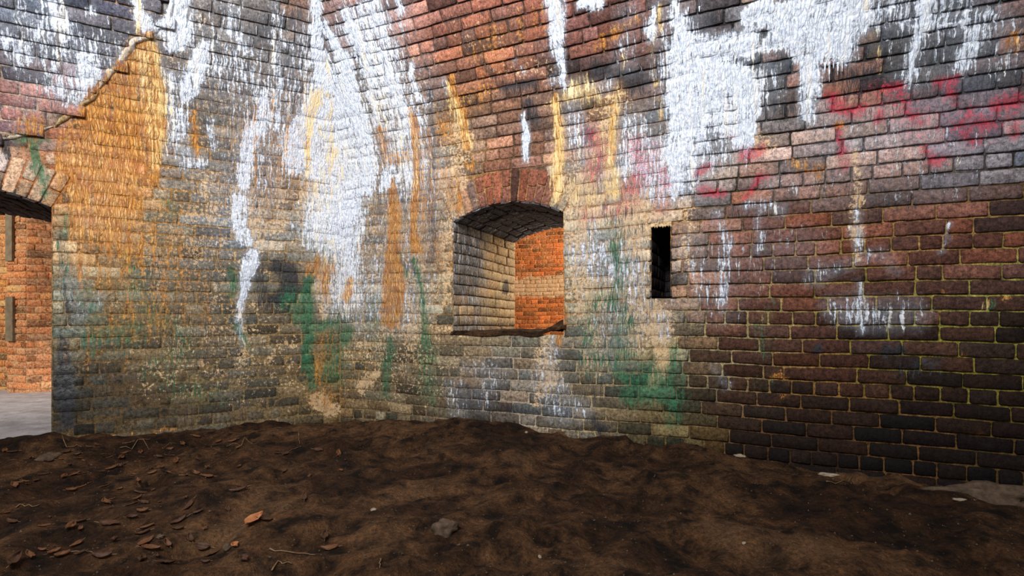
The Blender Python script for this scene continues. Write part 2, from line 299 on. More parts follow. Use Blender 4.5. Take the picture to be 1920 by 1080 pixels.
st(D,.75,[(1640,50,26),(1680,60,26),(1780,50,30),(1850,50,30)],.8); st(D,.7,[(1640,90,20),(1770,90,20),(1850,90,20)],.8); st(D,.6,[(1560,150,24),(1640,145,24),(1740,120,24),(1880,150,30)],.9); st(D,.5,[(1450,180,30),(1390,200,20)],.9)
st(D,.5,[(1330,240,20),(1340,300,24),(1370,240,10)],.8); st(D,.45,[(1380,390,20),(1440,400,18),(1480,385,14)],.8); st(D,.8,[(1530,658,12)],.6); st(D,.85,[(1660,655,16),(1690,655,10)],.6); st(D,.5,[(1700,690,30),(1760,680,20)],.8); st(D,.35,[(1700,380,30),(1600,360,30)],.9)
st(D,.7,[(1110,780,16),(1130,800,14)],.7); st(D,.5,[(900,780,30),(860,730,20),(950,770,20)],.9); st(D,.4,[(480,150,14),(470,230,14)],.9); st(D,.35,[(360,440,14),(400,480,40),(370,350,12)],.9); st(D,.45,[(300,590,16),(360,600,20),(260,560,10)],.8)
st(D,.35,[(280,740,40),(430,760,40),(350,780,40)],.9); st(D,.5,[(1285,600,8),(1290,680,8),(1270,700,14)],.8); st(D,.4,[(1180,430,4),(1110,560,5),(1120,600,4),(1180,540,4)],.8); st(D,.3,[(640,480,6),(700,520,6),(660,600,6),(680,640,6)],.8)
# --- running water
st(L,.9,[(120,420,30),(130,520,40),(140,620,40),(120,720,30)],.8); st(L,.8,[(140,280,50),(200,320,60),(180,400,60)],.8); st(L,.6,[(90,320,20),(85,360,16)],.8); st(L,.5,[(440,640,24),(430,740,24)],.9)


def survey(x, y):
    """stain weights for points of the masonry"""
    wx = x + 10 * (fbm(x / 34, y / 60, 3) - .5) * 2
    wy = y + 16 * (fbm(x / 34, y / 60, 9) - .5) * 2
    out = np.zeros((x.size, 8))
    for layer, s, pts, soft in ST:
        pts = np.array(pts, float)
        wmax = pts[:, 2].max() * (1 + soft) + 2
        sel = np.nonzero((wx > pts[:, 0].min() - wmax) & (wx < pts[:, 0].max() + wmax) & (wy > pts[:, 1].min() - wmax) & (wy < pts[:, 1].max() + wmax))[0]
        if not sel.size:
            continue
        X, Y = wx[sel], wy[sel]
        best = np.full(sel.size, 9.0)
        if len(pts) == 1:
            best = np.hypot(X - pts[0, 0], Y - pts[0, 1]) / pts[0, 2]
        for a, b in zip(pts[:-1], pts[1:]):
            d = b[:2] - a[:2]
            t = np.clip(((X - a[0]) * d[0] + (Y - a[1]) * d[1]) / max(d @ d, 1e-6), 0, 1)
            q = np.hypot(X - a[0] - t * d[0], Y - a[1] - t * d[1]) / (a[2] + t * (b[2] - a[2]))
            best = np.minimum(best, q)
        m = s * (1 - sstep(1 - soft, 1 + soft * .6, best))
        out[sel, layer] = 1 - (1 - out[sel, layer]) * (1 - m) if layer == W else np.maximum(out[sel, layer], m)
    return np.clip(out, 0, 1)


# ------------------------------------------------------------------ materials
def nodes(m):
    m.use_nodes = True
    nt = m.node_tree
    for n in list(nt.nodes):
        nt.nodes.remove(n)
    return nt


class NT:
    def __init__(s, m):
        s.t = nodes(m)

    def n(s, typ, **kw):
        x = s.t.nodes.new(typ)
        for k, v in kw.items():
            setattr(x, k, v)
        return x

    def put(s, sock, v):
        if isinstance(v, bpy.types.NodeSocket):
            s.t.links.new(v, sock)
        elif isinstance(v, (tuple, list)) and len(v) == 3 and sock.type == 'RGBA':
            sock.default_value = (*v, 1)
        else:
            sock.default_value = v

    def math(s, op, a, b=0.0, c=0.0, clamp=False):
        x = s.n('ShaderNodeMath', operation=op, use_clamp=clamp)
        for i, v in enumerate((a, b, c)):
            s.put(x.inputs[i], v)
        return x.outputs[0]

    def mix(s, f, a, b, mode='MIX'):
        x = s.n('ShaderNodeMix', data_type='RGBA', blend_type=mode)
        s.put(x.inputs[0], f); s.put(x.inputs[6], a); s.put(x.inputs[7], b)
        return x.outputs[2]

    def noise(s, vec, scale, detail=4, rough=.6, dist=0, out='Fac'):
        x = s.n('ShaderNodeTexNoise')
        s.put(x.inputs['Vector'], vec); x.inputs['Scale'].default_value = scale
        x.inputs['Detail'].default_value = detail; x.inputs['Roughness'].default_value = rough
        x.inputs['Distortion'].default_value = dist
        return x.outputs[out]

    def rng(s, v, a, b, c=0, d=1, smooth=False):
        x = s.n('ShaderNodeMapRange')
        if smooth:
            x.interpolation_type = 'SMOOTHSTEP'
        s.put(x.inputs[0], v)
        for i, q in enumerate((a, b, c, d)):
            s.put(x.inputs[i + 1], q)
        return x.outputs[0]

    def attr(s, name):
        return s.n('ShaderNodeAttribute', attribute_name=name)

    def vscale(s, v, sc):
        x = s.n('ShaderNodeMapping')
        s.put(x.inputs['Vector'], v); x.inputs['Scale'].default_value = sc
        return x.outputs[0]


def masonry_material():
    m = bpy.data.materials.new('stained_masonry')
    t = NT(m)
    out = t.n('ShaderNodeOutputMaterial'); b = t.n('ShaderNodeBsdfPrincipled')
    t.t.links.new(b.outputs[0], out.inputs[0])
    uv = t.n('ShaderNodeUVMap', uv_map='UVMap').outputs[0]
    base = t.attr('base').outputs['Color']
    a1 = t.attr('stain_a'); a2 = t.attr('stain_b')
    s1 = t.n('ShaderNodeSeparateColor'); t.put(s1.inputs[0], a1.outputs['Color'])
    s2 = t.n('ShaderNodeSeparateColor'); t.put(s2.inputs[0], a2.outputs['Color'])
    mW, mO, mG, mR = s1.outputs[0], s1.outputs[1], s1.outputs[2], a1.outputs['Alpha']
    mD, mK, mL, mS = s2.outputs[0], s2.outputs[1], s2.outputs[2], a2.outputs['Alpha']
    # noises: runs follow the fall of the water, crust does not
    warp = t.noise(uv, 14, 2, .5, 0, 'Color')
    wv = t.n('ShaderNodeVectorMath', operation='MULTIPLY_ADD')
    t.put(wv.inputs[0], warp); wv.inputs[1].default_value = (.03, .03, 0); t.put(wv.inputs[2], uv)
    uvw = wv.outputs[0]
    run = t.noise(t.vscale(uvw, (75, 6.5, 1)), 1, 5, .68)
    run2 = t.noise(t.vscale(uvw, (26, 1.6, 1)), 1, 5, .62)
    run3 = t.noise(t.vscale(uvw, (120, 8, 3)), 1, 5, .7)
    crust = t.noise(uv, 46, 6, .68, .4)
    crust2 = t.noise(uv, 150, 3, .6)
    blot = t.noise(uv, 9, 4, .62, .3)
    web = t.n('ShaderNodeTexVoronoi', feature='DISTANCE_TO_EDGE')
    t.put(web.inputs['Vector'], t.vscale(uvw, (62, 15, 1))); web.inputs['Scale'].default_value = 1
    webf = t.rng(web.outputs['Distance'], 0.02, .16, 0, 1)
    runc = t.rng(run, .30, .70); run2c = t.rng(run2, .3, .7); crc = t.rng(crust, .3, .7); blc = t.rng(blot, .3, .7)
    # brick or mortar body
    f = t.math('MULTIPLY', t.rng(crust, .32, .68, .27, 1.85), t.rng(crust2, .25, .75, .6, 1.42))  # uneven brick tone, with crust hollows darkened to paint cavity shade
    f = t.math('MULTIPLY', f, t.rng(run3, .3, .7, .75, 1.25))
    f = t.math('MULTIPLY', f, t.rng(blot, .3, .7, .72, 1.25))
    c = t.mix(1.0, base, f, 'MULTIPLY')
    c = t.mix(t.rng(crust, .58, .74, 0, .35), c, t.mix(1.0, base, (1.7, 1.55, 1.42), 'MULTIPLY'))
    c = t.mix(t.rng(blot, .38, .27, 0, .6), c, (.012, .010, .010))

    def mask(mm, nz, soft=.10, tint=.22):
        thr = t.math('MULTIPLY_ADD', mm, -1.0, 1.03)
        v = t.math('SUBTRACT', t.rng(nz, .22, .78), thr)
        k = t.rng(v, -soft, soft, 0, 1, True)
        k = t.math('MAXIMUM', k, t.math('MULTIPLY', mm, tint))
        return t.math('MULTIPLY', k, t.rng(mm, .01, .10))

    nA = t.math('ADD', t.math('MULTIPLY', runc, .62), t.math('MULTIPLY', t.math('ADD', crc, run2c), .19))
    nA2 = t.math('ADD', t.math('MULTIPLY', t.rng(run3, .3, .7), .62), t.math('MULTIPLY', t.math('ADD', crc, blc), .19))
    nB = t.math('ADD', t.math('MULTIPLY', run2c, .5), t.math('MULTIPLY', crc, .5))
    nC = t.math('ADD', t.math('MULTIPLY', blc, .4), t.math('MULTIPLY', crc, .6))
    # strands of every tone run over the whole wall
    c = t.mix(t.math('MULTIPLY', mK, t.rng(run3, .50, .58, 0, .55)), c, t.mix(1.0, c, (1.8, 1.7, 1.45), 'MULTIPLY'))
    kcol = t.mix(crc, (.27, .155, .070), (.80, .57, .33))
    c = t.mix(t.math('MULTIPLY', mask(mK, nC), .80), c, kcol)
    dcol = t.mix(crc, (.008, .008, .009), (.048, .049, .057))
    c = t.mix(t.math('MULTIPLY', mask(mD, nA2), .90), c, dcol)
    wcol = t.mix(t.rng(crust, .32, .60), (.36, .42, .54), (.74, .78, .85))
    wcol = t.mix(t.rng(run2, .56, .70, 0, .6), wcol, (.90, .78, .56))
    wcol = t.mix(t.math('MULTIPLY', t.rng(run3, .44, .34, 0, .6), t.rng(mW, .95, .5)), wcol, (.22, .22, .26))
    wcol = t.mix(t.math('MULTIPLY', t.math('SUBTRACT', 1, webf), .16), wcol, (.36, .30, .24))
    wm = mask(mW, nA, .17, .30)
    c = t.mix(t.math('MULTIPLY', wm, .95), c, wcol)
    ocol = t.mix(runc, (.26, .070, .009), (.80, .38, .075))
    ocol = t.mix(t.rng(blot, .48, .62, 0, .75), ocol, (.30, .085, .014))
    ocol = t.mix(t.rng(run3, .52, .62, 0, .75), ocol, (.86, .60, .26))
    ocol = t.mix(t.math('MULTIPLY', t.math('SUBTRACT', 1, webf), .55), ocol, (.17, .050, .010))
    c = t.mix(t.math('MULTIPLY', mask(mO, nB, .20), .88), c, ocol)
    scol = t.mix(runc, (.56, .27, .045), (.90, .72, .36))
    c = t.mix(t.math('MULTIPLY', mask(mS, nA, .22), .82), c, scol)
    gcol = t.mix(crc, (.004, .030, .020), (.050, .200, .095))
    c = t.mix(t.math('MULTIPLY', mask(mG, nA2, .20), .84), c, gcol)
    rcol = t.mix(crc, (.20, .008, .022), (.58, .05, .085))
    c = t.mix(t.math('MULTIPLY', mask(mR, t.math('ADD', t.math('MULTIPLY', crc, .5), t.math('MULTIPLY', t.rng(crust2, .3, .7), .5)), .22, .3), .78), c, rcol)
    # fine salt strands everywhere on stained places
    t.put(b.inputs['Base Color'], c)
    wet = t.math('MULTIPLY', mL, t.rng(crust, .35, .6))
    t.put(b.inputs['Roughness'], t.rng(wet, 0, 1, .78, .16))
    t.put(b.inputs['Specular IOR Level'], t.rng(wet, 0, 1, .16, .9))
    h = t.math('ADD', t.math('MULTIPLY', crust, .8), t.math('MULTIPLY', crust2, .3))
    h = t.math('ADD', h, t.math('MULTIPLY', t.math('MULTIPLY', webf, .5), t.math('MAXIMUM', mO, mW)))
    h = t.math('ADD', h, t.math('MULTIPLY', wm, .5))
    h = t.math('ADD', h, t.math('MULTIPLY', run, .5))
    bp = t.n('ShaderNodeBump'); bp.inputs['Strength'].default_value = .85; bp.inputs['Distance'].default_value = .009
    t.put(bp.inputs['Height'], h); t.t.links.new(bp.outputs[0], b.inputs['Normal'])
    return m


def simple(name, c1, c2, scale=20, rough=.85, bump=.004, c3=None):
    m = bpy.data.materials.new(name)
    t = NT(m)
    out = t.n('ShaderNodeOutputMaterial'); b = t.n('ShaderNodeBsdfPrincipled')
    t.t.links.new(b.outputs[0], out.inputs[0])
    tc = t.n('ShaderNodeTexCoord').outputs['Object']
    n1 = t.noise(tc, scale, 6, .65); n2 = t.noise(tc, scale * 6, 3, .6)
    c = t.mix(t.rng(n1, .32, .68), c1, c2)
    if c3:
        c = t.mix(t.rng(n2, .58, .7, 0, .8), c, c3)
    t.put(b.inputs['Base Color'], c); b.inputs['Roughness'].default_value = rough
    b.inputs['Specular IOR Level'].default_value = .25
    bp = t.n('ShaderNodeBump'); bp.inputs['Strength'].default_value = .8; bp.inputs['Distance'].default_value = bump
    t.put(bp.inputs['Height'], t.math('ADD', n1, t.math('MULTIPLY', n2, .4))); t.t.links.new(bp.outputs[0], b.inputs['Normal'])
    return m


def dirt_material():
    m = bpy.data.materials.new('damp_dirt')
    t = NT(m)
    out = t.n('ShaderNodeOutputMaterial'); b = t.n('ShaderNodeBsdfPrincipled')
    t.t.links.new(b.outputs[0], out.inputs[0])
    tc = t.n('ShaderNodeTexCoord').outputs['Object']
    n0 = t.noise(tc, 1.6, 5, .6, .5); n1 = t.noise(tc, 9, 6, .7, .3); n2 = t.noise(tc, 70, 5, .7); n3 = t.noise(tc, 240, 2, .6)
    c = t.mix(t.rng(n1, .38, .64), (.013, .0055, .0021), (.135, .063, .026))
    c = t.mix(t.rng(n0, .42, .56, .85, 0), c, t.mix(1.0, c, (.26, .21, .18), 'MULTIPLY'))
    c = t.mix(t.rng(n0, .56, .70, 0, .6), c, (.17, .092, .046))
    c = t.mix(1.0, c, t.rng(n2, .3, .7, .45, 1.65), 'MULTIPLY')
    v = t.n('ShaderNodeTexVoronoi'); t.put(v.inputs['Vector'], tc); v.inputs['Scale'].default_value = 62
    sp = t.math('MULTIPLY', t.rng(v.outputs['Distance'], .22, .12), t.math('GREATER_THAN', t.noise(tc, 60, 1, .5), .60))
    c = t.mix(t.math('MULTIPLY', sp, .5), c, (.26, .17, .10))
    t.put(b.inputs['Base Color'], c)
    b.inputs['Roughness'].default_value = .9; b.inputs['Specular IOR Level'].default_value = .15
    h = t.math('ADD', t.math('MULTIPLY', n1, 1.3), t.math('ADD', t.math('MULTIPLY', n2, .7), t.math('MULTIPLY', n3, .25)))
    bp = t.n('ShaderNodeBump'); bp.inputs['Strength'].default_value = 1; bp.inputs['Distance'].default_value = .035
    t.put(bp.inputs['Height'], h); t.t.links.new(bp.outputs[0], b.inputs['Normal'])
    return m


M_WALL = masonry_material()
M_DIRT = dirt_material()
M_LEAF = simple('dry_leaf', (.060, .022, .008), (.150, .062, .024), 30, .6, .002, (.09, .03, .012))
M_LEAF2 = simple('dark_dry_leaf', (.030, .013, .007), (.085, .036, .016), 30, .6, .002)
M_TWIG = simple('dry_twig', (.09, .05, .022), (.22, .13, .065), 60, .7, .001)
M_STONE = simple('dull_stone', (.035, .022, .013), (.11, .07, .045), 30, .85, .004)
M_PALE = simple('pale_mortar_lump', (.16, .12, .08), (.34, .27, .19), 50, .85, .003)
M_SLAB = simple('grey_floor', (.30, .27, .27), (.56, .52, .52), 7, .8, .012, (.2, .17, .16))
M_BOARD = simple('weathered_board', (.17, .13, .08), (.30, .24, .15), 14, .8, .002)

# ------------------------------------------------------------------ mesh building
def new_obj(name, me, parent=None, mat=None, smooth=True):
    if mat:
        me.materials.append(mat)
    if smooth:
        me.polygons.foreach_set('use_smooth', [True] * len(me.polygons))
    o = bpy.data.objects.new(name, me)
    COL.objects.link(o)
    if parent:
        o.parent = parent
    return o


def tag(o, label=None, cat=None, group=None, kind=None):
    if label: o['label'] = label
    if cat: o['category'] = cat
    if group: o['group'] = group
    if kind: o['kind'] = kind
    return o


class Chunk:
    """vertices with surface coordinates, waiting for their colours"""
    def __init__(s, V, UV, Fc, base, is_mortar=False):
        s.V, s.UV, s.F, s.base, s.mortar = V, UV, Fc, base, is_mortar


def finish(chunks, colour=None):
    """look the stains up for all chunks at once"""
    V = np.concatenate([c.V for c in chunks])
    x, y = to_px(V)
    if colour:
        m = colour(V, x, y)
    else:
        m = survey(x, y)
    i = 0
    for c in chunks:
        n = len(c.V); c.m = m[i:i + n]; i += n


def chunk_mesh(name, chunks):
    V = np.concatenate([c.V for c in chunks]); UV = np.concatenate([c.UV for c in chunks])
    m = np.concatenate([c.m for c in chunks]); B = np.concatenate([np.broadcast_to(c.base, (len(c.V), 3)) for c in chunks])
    Fs = []; k = 0
    for c in chunks:
        Fs.append(c.F + k); k += len(c.V)
    Fc = np.concatenate(Fs)
    me = bpy.data.meshes.new(name)
    me.vertices.add(len(V)); me.vertices.foreach_set('co', V.astype(np.float32).ravel())
    me.loops.add(Fc.size); me.polygons.add(len(Fc))
    me.polygons.foreach_set('loop_start', np.arange(0, Fc.size, 4, dtype=np.int32))
    me.polygons.foreach_set('loop_total', np.full(len(Fc), 4, dtype=np.int32))
    me.loops.foreach_set('vertex_index', Fc.astype(np.int32).ravel())
    me.polygons.foreach_set('use_smooth', np.ones(len(Fc), dtype=bool))
    uv = me.uv_layers.new(name='UVMap')
    uv.data.foreach_set('uv', UV[Fc.ravel()].astype(np.float32).ravel())
    for nm, arr in (('base', np.c_[B, np.ones(len(V))]), ('stain_a', m[:, :4]), ('stain_b', m[:, [4, 5, 6, 7]])):
        at = me.attributes.new(nm, 'FLOAT_COLOR', 'POINT')
        at.data.foreach_set('color', arr.astype(np.float32).ravel())
    me.materials.append(M_WALL)
    me.update()
    return me


def brick(surf, quad, uvoff, proud, base, nx=None, flip=False, back=.035, rough=1.0):
    """one brick on a surface; quad = 4 (u,v) corners: lower left, lower right, upper right, upper left"""
    q = np.array(quad, float)
    wl = np.hypot(*(q[1] - q[0])); hl = np.hypot(*(q[3] - q[0]))
    if nx is None:
        nx = max(2, int(round(wl / .036)))
    ny = max(1, int(round(hl / .036)))
    e1, e2 = .005 / max(wl, .01), .005 / max(hl, .01)
    a = np.concatenate([[0], np.linspace(e1, 1 - e1, nx + 1), [1]])
    b = np.concatenate([[0], np.linspace(e2, 1 - e2, ny + 1), [1]])
    A, B = np.meshgrid(a, b)
    nxx, nyy = len(a), len(b)
    edge = (A == 0) | (A == 1) | (B == 0) | (B == 1)
    corner = ((A == 0) | (A == 1)) & ((B == 0) | (B == 1))
    A2 = np.where(corner, A + (.5 - A) * 2 * e1 * .8, A); B2 = np.where(corner, B + (.5 - B) * 2 * e2 * .8, B)
    A2 = A2 + rng.normal(0, .0011 * rough, A.shape) / max(wl, .01) * edge
    B2 = B2 + rng.normal(0, .0012 * rough, A.shape) / max(hl, .01) * edge
    uu = q[0][0] * (1 - A2) * (1 - B2) + q[1][0] * A2 * (1 - B2) + q[2][0] * A2 * B2 + q[3][0] * (1 - A2) * B2
    vv = q[0][1] * (1 - A2) * (1 - B2) + q[1][1] * A2 * (1 - B2) + q[2][1] * A2 * B2 + q[3][1] * (1 - A2) * B2
    tilt = rng.normal(0, .0012, 2)
    off = proud + rng.normal(0, .0009 * rough, A.shape) + tilt[0] * (A - .5) * 2 + tilt[1] * (B - .5) * 2 - edge * .0045
    off = np.where(corner, off - .002, off)
    # skirt
    ring = [(0, i) for i in range(nxx)] + [(j, nxx - 1) for j in range(1, nyy)] + [(nyy - 1, i) for i in range(nxx - 2, -1, -1)] + [(j, 0) for j in range(nyy - 2, 0, -1)]
    rj = np.array([r[0] for r in ring]); ri = np.array([r[1] for r in ring])
    U = np.concatenate([uu.ravel(), uu[rj, ri]]); Vv = np.concatenate([vv.ravel(), vv[rj, ri]])
    OF = np.concatenate([off.ravel(), np.full(len(ring), -back)])
    P = surf(U, Vv, OF)
    idx = np.arange(nxx * nyy).reshape(nyy, nxx)
    f = np.stack([idx[:-1, :-1], idx[:-1, 1:], idx[1:, 1:], idx[1:, :-1]], -1).reshape(-1, 4)
    r0 = idx[rj, ri]; k0 = nxx * nyy + np.arange(len(ring))
    r1 = np.roll(r0, -1); k1 = np.roll(k0, -1)
    g = np.stack([r0, k0, k1, r1], -1)
    Fc = np.concatenate([f, g])
    if flip:
        Fc = Fc[:, ::-1]
    UVs = np.stack([U + uvoff[0], Vv + uvoff[1] ], -1)
    UVs[nxx * nyy:, 1] += .01
    c = Chunk(P, UVs, Fc, base)
    # centre and apparent size
    x, y = to_px(P[:nxx * nyy])
    c.cx, c.cy = x.mean(), y.mean()
    c.size = (x.max() - x.min()) * (y.max() - y.min()) if P[:, 1].min() > .3 else 0
    if c.cx < -30 or c.cx > 1950 or c.cy < -30 or c.cy > 1110:
        c.size = 0
    return c


def courses(u0, u1, z0, z1, ch, forbid, umin=None, bl=.232, j=.010, headers=5, seed=1, visible=None):
    """(quad) list for running courses; forbid(v0,v1) -> list of (a,b) intervals without bricks"""
    r = random.Random(seed)
    out = []
    k = 0; v = z0
    while v < z1:
        a = max(u0, umin(v + ch / 2)) if umin else u0
        ivs = [(a, u1)]
        for (p, q) in forbid(v, v + ch):
            nv = []
            for (s0, s1) in ivs:
                if q <= s0 or p >= s1:
                    nv.append((s0, s1))
                else:
                    if p > s0: nv.append((s0, p))
                    if q < s1: nv.append((q, s1))
            ivs = nv
        hd = (k % headers == 2)
        L0 = (bl / 2 if hd else bl)
        phase = (k % 2) * L0 / 2 + r.uniform(-.03, .03) + (0.06 if k % 3 == 0 else 0)
        for (s0, s1) in ivs:
            x = s0
            g = math.floor((s0 - u0 + phase) / L0) + 1
            while x < s1 - .02:
                nxt = u0 - phase + g * L0 + r.uniform(-.009, .009)
                if r.random() < .05 and not hd:
                    nxt -= L0 / 2; g -= 1 if False else 0
                if nxt - x < .05:
                    g += 1
                    nxt = u0 - phase + g * L0 + r.uniform(-.006, .006)
                if s1 - nxt < .05: nxt = s1
                nxt = min(nxt, s1)
                w = [r.gauss(0, .0013) for _ in range(4)]
                jj = j * r.uniform(.75, 1.25)
                b0 = v + wave(x) ; b1 = v + wave(nxt)
                out.append([(x + jj / 2, b0 + j / 2 + w[0]), (nxt - jj / 2, b1 + j / 2 + w[1]), (nxt - jj / 2 + w[2], b1 + ch - j / 2 + w[3]), (x + jj / 2 - w[2], b0 + ch - j / 2 - w[3])])
                x = nxt; g += 1
        v += ch; k += 1
    return out


def wave(u):
    return .006 * math.sin(u * 2.3 + 1) + .004 * math.sin(u * 5.1)


def mortar_grid(surf, u0, u1, v0, v1, step, hole, uvoff, offset, umin=None, flip=False, base=None):
    nu = int((u1 - u0) / step) + 1; nv = int((v1 - v0) / step) + 1
    us = np.linspace(u0, u1, nu); vs = np.linspace(v0, v1, nv)
    U, Vv = np.meshgrid(us, vs)
    if umin is not None:
        lo = umin(Vv); U = lo + (U - u0) / (u1 - u0) * (u1 - lo)
    off = offset(U, Vv)
    P = surf(U, Vv, off).reshape(-1, 3)
    idx = np.arange(nu * nv).reshape(nv, nu)
    Fc = np.stack([idx[:-1, :-1], idx[:-1, 1:], idx[1:, 1:], idx[1:, :-1]], -1)
    uc = (U[:-1, :-1] + U[1:, 1:]) / 2; vc = (Vv[:-1, :-1] + Vv[1:, 1:]) / 2
    keep = ~hole(uc, vc)
    Fc = Fc[keep].reshape(-1, 4)
    if flip: Fc = Fc[:, ::-1]
    used = np.unique(Fc); remap = np.full(nu * nv, -1); remap[used] = np.arange(len(used))
    P = P[used]; Fc = remap[Fc]
    UVs = np.stack([U.ravel()[used] + uvoff[0], Vv.ravel()[used] + uvoff[1]], -1)
    x, y = to_px(P)
    if base is None:
        b = scatter(MORTAR, x, y, 60)
    else:
        b = np.broadcast_to(base, (len(P), 3)).copy()
    return Chunk(P, UVs, Fc, b, True)


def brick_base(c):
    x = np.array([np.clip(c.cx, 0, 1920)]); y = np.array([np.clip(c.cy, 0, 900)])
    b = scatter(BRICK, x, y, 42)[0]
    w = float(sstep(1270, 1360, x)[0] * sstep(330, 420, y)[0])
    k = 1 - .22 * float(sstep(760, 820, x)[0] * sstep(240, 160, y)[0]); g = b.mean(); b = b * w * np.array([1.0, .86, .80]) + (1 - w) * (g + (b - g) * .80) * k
    return vary(b) * (1 - .35 * float(sstep(700, 860, y)[0]) * float(sstep(1250, 1350, x)[0]))  # lower right darkened: partly dark brown brick, partly painted fall-off of light


def vary(b, amt=.27):
    k = math.exp(rng.normal(0, amt)); t = rng.normal(0, .09)
    if rng.random() < .12: k *= .5; t -= .08
    return np.clip(b * k * np.array([1 + t, 1, 1 - t]), .004, .8)


def wall_object(name, label, cat, mortar, bricks, limit=300, extra=()):
    """the wall: its mortar bed is the structure, the bricks that show largest are parts, the rest one part"""
    me = chunk_mesh(name, [mortar])
    w = bpy.data.objects.new(name, me); COL.objects.link(w)
    tag(w, label, cat, None, 'structure')
    bs = sorted(bricks, key=lambda c: -c.size)
    for c in bs[:limit]:
        o = bpy.data.objects.new('brick', chunk_mesh('brick', [c])); COL.objects.link(o); o.parent = w
    if len(bs) > limit:
        o = bpy.data.objects.new('small_bricks', chunk_mesh('small_bricks', bs[limit:])); COL.objects.link(o); o.parent = w
        o['kind'] = 'stuff'
    return w


# ------------------------------------------------------------------ right wall with the embrasure and the loophole
EU0, EU1 = 1.117, 2.003             # embrasure
EH = (EU1 - EU0) / 2; EC = (EU0 + EU1) / 2
ESILL, ESPR, ERISE = EYE - .10, EYE + .755, .112
ER = (EH ** 2 + ERISE ** 2) / (2 * ERISE); EZC = ESPR + ERISE - ER; EA = math.asin(EH / ER)
SU0, SU1, SZ0, SZ1 = 2.596, 2.7186, EYE + .14, EYE + .62
RING = .235
REX = ER + RING


def right_forbid(v0, v1):
    iv = []
    vm = (v0 + v1) / 2
    if ESILL < vm < ESPR + .005:
        iv.append((EU0, EU1))
    elif vm >= ESPR and vm < EZC + REX:
        # outline of the ring of voussoirs
        top = vm
        w_ring = math.sqrt(max(REX ** 2 - (top - EZC) ** 2, 0))
        w_skew = EH + max(0, (vm - ESPR)) * math.tan(EA) + .005
        w = min(w_ring, w_skew)
        if w > .05:
            iv.append((EC - w, EC + w))
    if SZ0 < vm < SZ1:
        iv.append((SU0, SU1))
    return iv


def right_hole(u, v):
    a = (u > EU0 + .004) & (u < EU1 - .004) & (v > ESILL + .004) & (v < ESPR)
    b = (np.hypot(u - EC, v - EZC) < ER + .006) & (v >= ESPR - .001) & (np.abs(u - EC) < EH)
    c = (u > SU0 + .001) & (u < SU1 - .001) & (v > SZ0 + .004) & (v < SZ1 - .004)
    return a | b | c


def crust_offset(surf):
    def f(U, Vv):
        P = surf(U, Vv, 0 * U)
        x, y = to_px(P)
        m = survey(x.ravel(), y.ravel()).reshape(U.shape + (8,))
        # joints: deep and open above on the right, flush where lime covers the wall
        n = fbm(U * 26, Vv * 26, 5) - .5
        flush = np.clip(sstep(.6, 1, m[..., W]) * 1.0 + .45 * m[..., K] + .35 * m[..., O] + .3 * m[..., S], 0, 1)
        leftish = sstep(1330, 1180, x) * sstep(120, 330, y + (x < 600) * 90)
        return -.0130 + .0110 * np.clip(flush + leftish * .75, 0, 1.0) + .0080 * sstep(.68, .95, m[..., W]) * sstep(.34, .56, fbm(U * 9, Vv * 9, 8)) + n * .005
    return f


def brick_offset(surf, q):
    return 0


uvR = (10.0, 0.0)
UR1 = 5.3
VTOP = SPRING + 2.35
quads = courses(0, UR1, -.18, VTOP, .08, right_forbid, groin, seed=3)
lowR, highR = [], []
for q in quads:
    c = brick(surfR, q, uvR, rng.uniform(-.0015, .0045), (0, 0, 0))
    if c.cx > 2400 or c.cy < -380 or c.cx < 300:
        continue
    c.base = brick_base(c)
    (lowR if q[0][1] < SPRING - .05 else highR).append(c)

# ring of voussoirs over the embrasure, each one brick long with some split in two
nV = 15
arcring = []
for i in range(nV):
    a0 = -EA + 2 * EA * i / nV; a1 = -EA + 2 * EA * (i + 1) / nV
    g = .005
    def pt(r, a, s):
        return (EC + r * math.sin(a) + s * math.cos(a), EZC + r * math.cos(a) - s * math.sin(a))
    parts = [(ER + .002, REX - .004)]
    if i % 3 == 1: parts = [(ER + .002, ER + .105), (ER + .115, REX - .004)]
    if i % 3 == 2: parts = [(ER + .002, ER + .125), (ER + .135, REX - .004)] if i % 2 else parts
    for (r0, r1) in parts:
        q = [pt(r0, a0, g), pt(r0, a1, -g), pt(r1, a1, -g), pt(r1, a0, g)]
        c = brick(surfR, q, uvR, rng.uniform(.001, .005), (0, 0, 0))
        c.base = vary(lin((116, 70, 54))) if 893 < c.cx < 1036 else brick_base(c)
        c.size += 1e6
        arcring.append(c)
lowR += arcring

mortR_low = mortar_grid(surfR, -.04, UR1, -.3, SPRING, .017, right_hole, uvR, crust_offset(surfR))
mortR_high = mortar_grid(surfR, 0, UR1, SPRING, VTOP + .3, .02, lambda u, v: np.zeros(u.shape, bool), uvR, crust_offset(surfR), lambda v: groin(v) - .04)
finish(lowR + highR + [mortR_low, mortR_high])
wall_right = wall_object('wall_right', 'dark brown brick wall with the arched embrasure and the narrow slot', 'wall', mortR_low, lowR)
ceiling_right = wall_object('ceiling_right', 'curving brick vault above the embrasure, crusted with white lime', 'vault', mortR_high, highR)

# ------------------------------------------------------------------ left wall with the doorway
DU0 = 1.885                       # end of the wall
DH = .56; DRISE = .125; DSPR = EYE + .765
DRR = (DH ** 2 + DRISE ** 2) / (2 * DRISE); DZC = DSPR + DRISE - DRR; DA = math.asin(DH / DRR); DCC = DU0 + DH
DRING = .30


